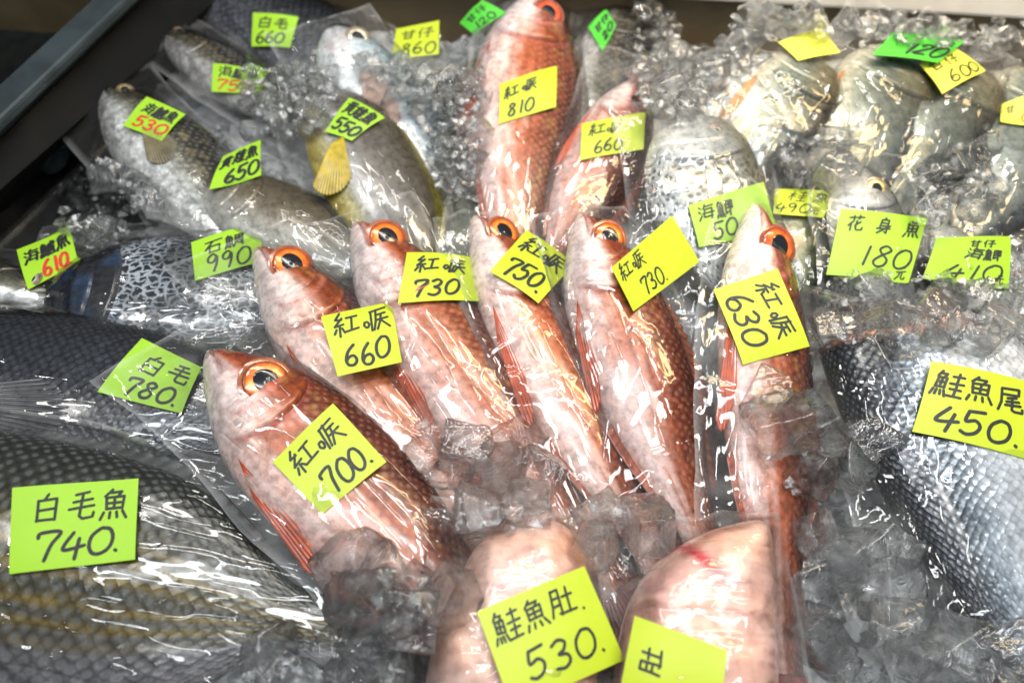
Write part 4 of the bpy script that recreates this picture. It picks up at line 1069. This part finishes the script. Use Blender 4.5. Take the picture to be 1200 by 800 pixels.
price_tag('G650', [(261, 182), (305, 162), (306, 205), (245, 222)], 'tag_l', [('黃雞魚', .06, .50, .38, .95, K), ('650', .24, .08, .36, 1.3, K)], 'lime tag reading 650 on the smooth brown fish', .06)
price_tag('G530', [(172, 113), (217, 132), (189, 165), (143, 145)], 'tag_l', [('海鱸魚', .16, .50, .38, 1.0, K), ('530', .16, .10, .36, 1.1, RI)], 'lime tag with red 530 on the white bellied speckled fish', .06)
price_tag('G750', [(250, 74), (310, 81), (305, 110), (247, 106)], 'tag_l', [('海鱸魚', .12, .50, .42, 1.25, K), ('750.', .08, .06, .42, 1.4, RI)], 'lime tag with red 750 on the dark fish head', .06)
price_tag('G550', [(409, 112), (451, 135), (412, 164), (381, 152)], 'tag_l', [('黃雞魚', .08, .52, .40, 1.0, K), ('550', .10, .10, .36, 1.1, K)], 'lime tag reading 550 on the yellow edged fish', .06)
price_tag('G660', [(296, 14), (349, 18), (340, 56), (294, 53)], 'tag_l', [('白毛', .10, .52, .36, 1.2, K), ('660', .10, .06, .38, 1.1, K)], 'lime tag reading 660 on the dark grey fish', .055)
price_tag('G860', [(464, 33), (515, 25), (514, 63), (460, 70)], 'tag_y', [('甘仔', .12, .54, .32, 1.3, K), ('860', .16, .06, .40, 1.1, K)], 'yellow-green tag reading 860 on the pale silver fish', .045)
price_tag('Golive', [(537, 25), (565, 0), (592, 12), (556, 41)], 'tag_g', [('甘仔', .14, .50, .36, 1.1, K), ('120', .16, .08, .36, 1.1, K)], 'bright green tag beside the head of the 810 red fish', .06)
price_tag('Ggrey', [(689, 31), (710, 10), (722, 30), (706, 60)], 'tag_g', [('甘仔', .16, .52, .3, 1.0, K), ('20', .3, .1, .32, 1.0, K)], 'bright green tag on the small grey fish', .05)
price_tag('P1', [(913, 48), (962, 32), (986, 60), (935, 72)], 'tag_w', [], 'blank pale yellow tag on the deep silver fish')
price_tag('P3', [(1079, 73), (1123, 54), (1157, 81), (1107, 107)], 'tag_w', [('甘仔', .06, .55, .34, 1.4, K), ('600', .26, .06, .42, 1.2, K)], 'pale yellow tag reading 600', .05, .004)
price_tag('P2', [(1045, 40), (1133, 46), (1100, 73), (1024, 62)], 'tag_g', [('120', .34, .12, .5, 1.6, K), ('仔', .68, .52, .38, 1.6, K)], 'bright green tag reading 120', .07, .012)
price_tag('P4', [(1174, 122), (1214, 108), (1222, 150), (1172, 143)], 'tag_w', [('甘', .1, .45, .36, 1.3, K), ('0', .5, .1, .36, 1.6, RI)], 'pale yellow tag with a red mark cut by the frame', .07)
price_tag('S50', [(808, 239), (896, 212), (911, 271), (820, 289)], 'tag_l', [('海鯽', .08, .52, .38, 1.1, K), ('50', .2, .06, .42, 1.1, K)], 'lime tag reading 50 behind the pointed bag corner', .055)
price_tag('S490', [(909, 219), (980, 224), (965, 255), (906, 250)], 'tag_y', [('桂 魚', .24, .50, .40, 1.7, K), ('490', .02, .08, .40, 1.5, K), ('元', .64, .06, .28, 1.6, K)], 'yellow-green tag reading 490', .045)
price_tag('S180', [(986, 244), (1090, 253), (1065, 332), (970, 320)], 'tag_l', [('花 身 魚', .10, .66, .27, 1.05, K), ('180', .30, .16, .36, 1.3, K), ('元', .80, .04, .22, 1.2, K)], 'lime tag reading 180 below the gold eye', .035)
price_tag('S410', [(1098, 278), (1187, 275), (1183, 337), (1084, 324)], 'tag_l', [('甘仔', .44, .74, .18, 1.6, K), ('海鯽', .42, .48, .24, 1.5, K), ('410', .22, .06, .36, 1.7, K), ('元', .82, .04, .2, 1.4, K)], 'lime tag reading 410 in the ice', .05)
price_tag('SAL', [(1093, 422), (1211, 444), (1211, 538), (1073, 503)], 'tag_y', [('鮭魚尾', .05, .52, .36, 1.25, K), ('450.', .12, .08, .36, 1.35, K)], 'yellow-green tag reading 450 on the salmon tail', .045)
price_tag('B530', [(561, 715), (686, 662), (735, 772), (600, 830)], 'tag_y', [('鮭魚肚.', .06, .58, .32, 1.0, K), ('530.', .20, .14, .34, 1.3, K)], 'large yellow-green tag reading 530 on the salmon belly', .035)
price_tag('Bblood', [(722, 832), (743, 720), (852, 761), (845, 832)], 'tag_y', [('肚', .40, .60, .26, 1.1, K)], 'yellow-green tag with one character written sideways', .035)

# ------------------------------------------------------------------ ice
SURF2 = bvh_of(OBST + BAGO + TAGO + [([Vector(p) for p in np.stack([gx_, gy_, gz_], -1).reshape(-1, 3)], grid_faces(nx, ny).tolist()) for gx_, gy_, gz_ in [(np.asarray(np.meshgrid(np.linspace(-0.75, 0.85, nx), np.linspace(-0.02, 1.02, ny), indexing='ij')[0]), np.asarray(np.meshgrid(np.linspace(-0.75, 0.85, nx), np.linspace(-0.02, 1.02, ny), indexing='ij')[1]), np.array([v.co.z for v in bed.data.vertices]).reshape(nx, ny))]])

def ico(sub):
    bm = bmesh.new(); bmesh.ops.create_icosphere(bm, subdivisions=sub, radius=1)
    v = np.array([tuple(x.co) for x in bm.verts]); f = [[q.index for q in p.verts] for p in bm.faces]; bm.free()
    return v, f
IV, IF = ico(5)
CUBES = []
for k in range(9):
    rr = np.random.default_rng(50 + k)
    dirs = IV / np.linalg.norm(IV, axis=1, keepdims=True)
    pl = [np.array(a, float) for a in ((1, 0, 0), (-1, 0, 0), (0, 1, 0), (0, -1, 0), (0, 0, 1), (0, 0, -1))]
    pl = [p + rr.normal(0, .16, 3) for p in pl] + [rr.normal(0, 1, 3) for _ in range(6)]
    r = np.full(len(dirs), 1.5)
    for q, p in enumerate(pl):
        p = p / np.linalg.norm(p); dd = dirs @ p
        off = rr.uniform(.62, .95) if q < 6 else rr.uniform(.86, 1.15)
        r = np.where(dd > .05, np.minimum(r, off / np.maximum(dd, .05)), r)
    v = dirs * r[:, None]
    d = .16 * (fbm(v[:, 0] * 2.2 + k, v[:, 1] * 2.2 + v[:, 2] * 1.7, k) - .5)
    v = v * (1 + d)[:, None]
    hole = np.exp(-((v[:, 0] ** 2 + v[:, 1] ** 2) / .10)) * (v[:, 2] > 0)
    v[:, 2] -= hole * rr.uniform(.0, .6)
    me = bpy.data.meshes.new('ice_cube'); me.from_pydata(v.tolist(), [], IF)
    me.polygons.foreach_set('use_smooth', np.ones(len(me.polygons), bool)); me.materials.append(M['ice'])
    CUBES.append(me)

def in_poly(u, v, poly):
    r = False; j = len(poly) - 1
    for i in range(len(poly)):
        if (poly[i][1] > v) != (poly[j][1] > v) and u < (poly[j][0] - poly[i][0]) * (v - poly[i][1]) / (poly[j][1] - poly[i][1]) + poly[i][0]: r = not r
        j = i
    return r
def scatter(poly, count, rr, mind):
    us = [p[0] for p in poly]; vs = [p[1] for p in poly]; pts = []
    for _ in range(count * 40):
        u, v = rr.uniform(min(us), max(us)), rr.uniform(min(vs), max(vs))
        if in_poly(u, v, poly) and all((u - a) ** 2 + (v - b) ** 2 > mind * mind for a, b in pts):
            pts.append((u, v))
            if len(pts) >= count: break
    return pts
ICEP = []
def cubes(poly, count, size, label, group, seed, mind=22, lift=.45):
    rr = np.random.default_rng(seed)
    for u, v in scatter(poly, count, rr, mind):
        h = SURF2.ray_cast(CAM, ray(u, v))
        if h[0] is None: continue
        s = size * rr.uniform(.65, 1.2)
        nrm = h[1] if h[1].dot(CAM - h[0]) > 0 else -h[1]
        pos = h[0] + (nrm * .5 + Vector((0, 0, .5))).normalized() * s * lift
        o = bpy.data.objects.new('ice_cube', CUBES[rr.integers(len(CUBES))]); C.objects.link(o)
        o.location = pos; o.rotation_euler = tuple(rr.uniform(0, 6.28, 3)); o.scale = (s, s, s)
        tag(o, label, 'ice cube', group)
        ICEP.append((pos, s))
T1, T2 = 'ice on the red fish tails', 'ice above the salmon slices'
cubes([(490, 515), (545, 510), (560, 560), (510, 560)], 3, .0150, 'clear ice lump on the tail of the red fish tagged 660', T1, 1, 34)
cubes([(560, 545), (600, 560), (640, 600), (590, 640), (550, 630)], 4, .0175, 'clear ice lump between the 660 and flat tagged 730 red fish tails', T1, 21, 36)
cubes([(570, 505), (630, 520), (660, 560), (630, 580)], 3, .0150, 'clear ice lump on the tail of the flat tagged 730 red fish', T1, 2, 36)
cubes([(740, 600), (760, 600), (755, 640), (735, 640)], 1, .0230, 'big clear ice lump on the tail of the 750 red fish', T2, 3, 36)
cubes([(695, 590), (715, 590), (705, 680), (690, 650)], 2, .0140, 'clear ice lump above the salmon belly slices', T2, 22, 36)
cubes([(405, 680), (470, 660), (535, 680), (530, 715), (470, 740), (415, 725)], 7, .0170, 'clear ice lump at the tail of the 700 red fish', 'ice at the tail of the 700 fish', 4, 34)
cubes([(310, 775), (400, 750), (470, 770), (480, 800), (300, 805)], 7, .0155, 'clear ice lump at the tail of the striped grey fish', 'ice at the grey fish tail', 5, 32)
cubes([(865, 455), (900, 440), (915, 480), (900, 520), (870, 500)], 3, .0170, 'clear ice lump on the red fish tagged 630', 'ice beside the salmon tail', 6, 36)
cubes([(930, 500), (1000, 500), (1025, 520), (1000, 580), (935, 580)], 6, .0180, 'clear ice lump between the 630 red fish and the salmon tail', 'ice beside the salmon tail', 23, 36)
cubes([(940, 600), (1000, 600), (1055, 680), (1045, 800), (945, 800)], 13, .0180, 'clear ice lump along the lower edge of the salmon tail', 'ice along the salmon tail', 7, 38)
cubes([(1060, 750), (1200, 765), (1200, 800), (1060, 800)], 5, .0160, 'clear ice lump below the salmon tail', 'ice along the salmon tail', 8, 34)
cubes([(965, 340), (1050, 350), (1070, 395), (970, 398)], 9, .0150, 'clear ice lump below the tag reading 180', 'ice round the small fish', 9, 26)
cubes([(1080, 345), (1195, 350), (1195, 395), (1075, 395)], 10, .0150, 'clear ice lump below the tag reading 410', 'ice round the small fish', 10, 28)
cubes([(1070, 215), (1150, 160), (1165, 225), (1120, 260), (1075, 265)], 9, .0135, 'clear ice lump between the deep fish and the tag reading 410', 'ice round the small fish', 11, 24)
cubes([(910, 185), (980, 165), (1005, 190), (970, 212), (915, 212)], 8, .0130, 'clear ice lump below the two deep fish', 'ice round the small fish', 12, 22)
cubes([(420, 80), (470, 85), (560, 95), (555, 225), (525, 240), (490, 130), (430, 108)], 22, .0125, 'clear ice lump between the yellow edged fish and the 810 red fish', 'ice at the back', 13, 22)
cubes([(295, 95), (385, 80), (395, 110), (365, 165), (325, 168), (285, 150)], 16, .0105, 'clear ice lump between the dark fish and the yellow edged fish', 'ice at the back', 14, 17)
cubes([(755, 25), (895, 20), (870, 65), (800, 145), (752, 125)], 30, .0125, 'warm lit ice lump at the back beside the deep silver fish', 'ice at the back rail', 15, 19)
cubes([(900, 22), (1190, 45), (1190, 66), (900, 38)], 12, .0130, 'warm lit ice lump along the back rail', 'ice at the back rail', 16, 18)
cubes([(80, 225), (130, 195), (195, 245), (130, 272), (75, 285)], 15, .0110, 'clear ice lump beside the white bellied fish at the tray edge', 'ice at the tray edge', 17, 17)

# crushed ice between everything, one mass
rr = np.random.default_rng(77)
cv, cf_ = [], []
def chip(pos, s):
    k = rr.integers(9, 13)
    p = rr.normal(0, 1, (k, 3)); p /= np.linalg.norm(p, axis=1, keepdims=True)
    p *= s * rr.uniform(.6, 1.1, (k, 1)) * np.array([1, rr.uniform(.6, 1), rr.uniform(.5, .9)])
    bm = bmesh.new()
    for q in p: bm.verts.new(tuple(q + np.array(pos)))
    bmesh.ops.convex_hull(bm, input=bm.verts)
    bm.verts.ensure_lookup_table(); bm.verts.index_update()
    b0 = len(cv)
    cv.extend([tuple(x.co) for x in bm.verts]); cf_.extend([[b0 + x.index for x in f.verts] for f in bm.faces]); bm.free()
SOLID = bvh_of(OBST)
cnt = 0
for _ in range(34000):
    x, y = rr.uniform(-.62, .72), rr.uniform(.0, .98)
    sd_ = (x - A.x) * (-WN.x) + (y - A.y) * (-WN.y); bk_ = (x - q0.x) * RBn.x + (y - q0.y) * RBn.y
    if sd_ < .06 or bk_ > -.01: continue
    h = SURF2.ray_cast(Vector((x, y, .4)), Vector((0, 0, -1)))
    if h[0] is None or h[0].z > .004: continue
    hs = SOLID.ray_cast(Vector((x, y, .4)), Vector((0, 0, -1)))
    if hs[0] is not None: continue
    chip((x, y, h[0].z + rr.uniform(0, .012)), rr.uniform(.004, .0105)); cnt += 1
    if cnt > 6500: break
for poly_, cnt_, sz_ in (([(480, 505), (560, 505), (650, 560), (690, 650), (590, 640), (520, 580)], 8, .0065), ([(690, 590), (770, 590), (770, 650), (700, 690)], 5, .0065), ([(395, 670), (540, 665), (545, 725), (470, 750), (405, 735)], 10, .0065),
                         ([(300, 775), (480, 760), (500, 800), (290, 810)], 16, .006), ([(865, 450), (1010, 490), (1030, 560), (930, 590), (870, 520)], 14, .0065), ([(930, 590), (1010, 600), (1060, 690), (1050, 800), (935, 800)], 26, .0065),
                         ([(960, 330), (1200, 345), (1200, 400), (960, 405)], 160, .006), ([(1060, 215), (1150, 155), (1170, 230), (1075, 270)], 70, .006), ([(905, 180), (1000, 165), (1005, 210), (915, 214)], 60, .0055),
                         ([(400, 75), (565, 90), (560, 235), (520, 245), (485, 130)], 300, .006), ([(285, 95), (395, 75), (400, 115), (370, 170), (290, 155)], 170, .0055), ([(745, 15), (905, 15), (870, 70), (800, 150), (745, 130)], 260, .0065), ([(900, 18), (1190, 42), (1190, 70), (900, 42)], 110, .0065), ([(75, 225), (130, 190), (200, 245), (130, 275), (70, 290)], 130, .0055)):
    for u_, v_ in scatter(poly_, cnt_, rr, 3.0):
        h = SURF2.ray_cast(CAM, ray(u_, v_))
        if h[0] is not None: chip(tuple(h[0] + Vector((0, 0, rr.uniform(.0, .016)))), sz_ * rr.uniform(.5, 1.2))
o = mesh_obj('crushed_ice', cv, cf_, M['chip'], None, False)
tag(o, 'crushed ice packed between the bagged fish', 'ice', kind='stuff')
print('chips', cnt, 'tris', sum(len(m.polygons) for m in bpy.data.meshes))
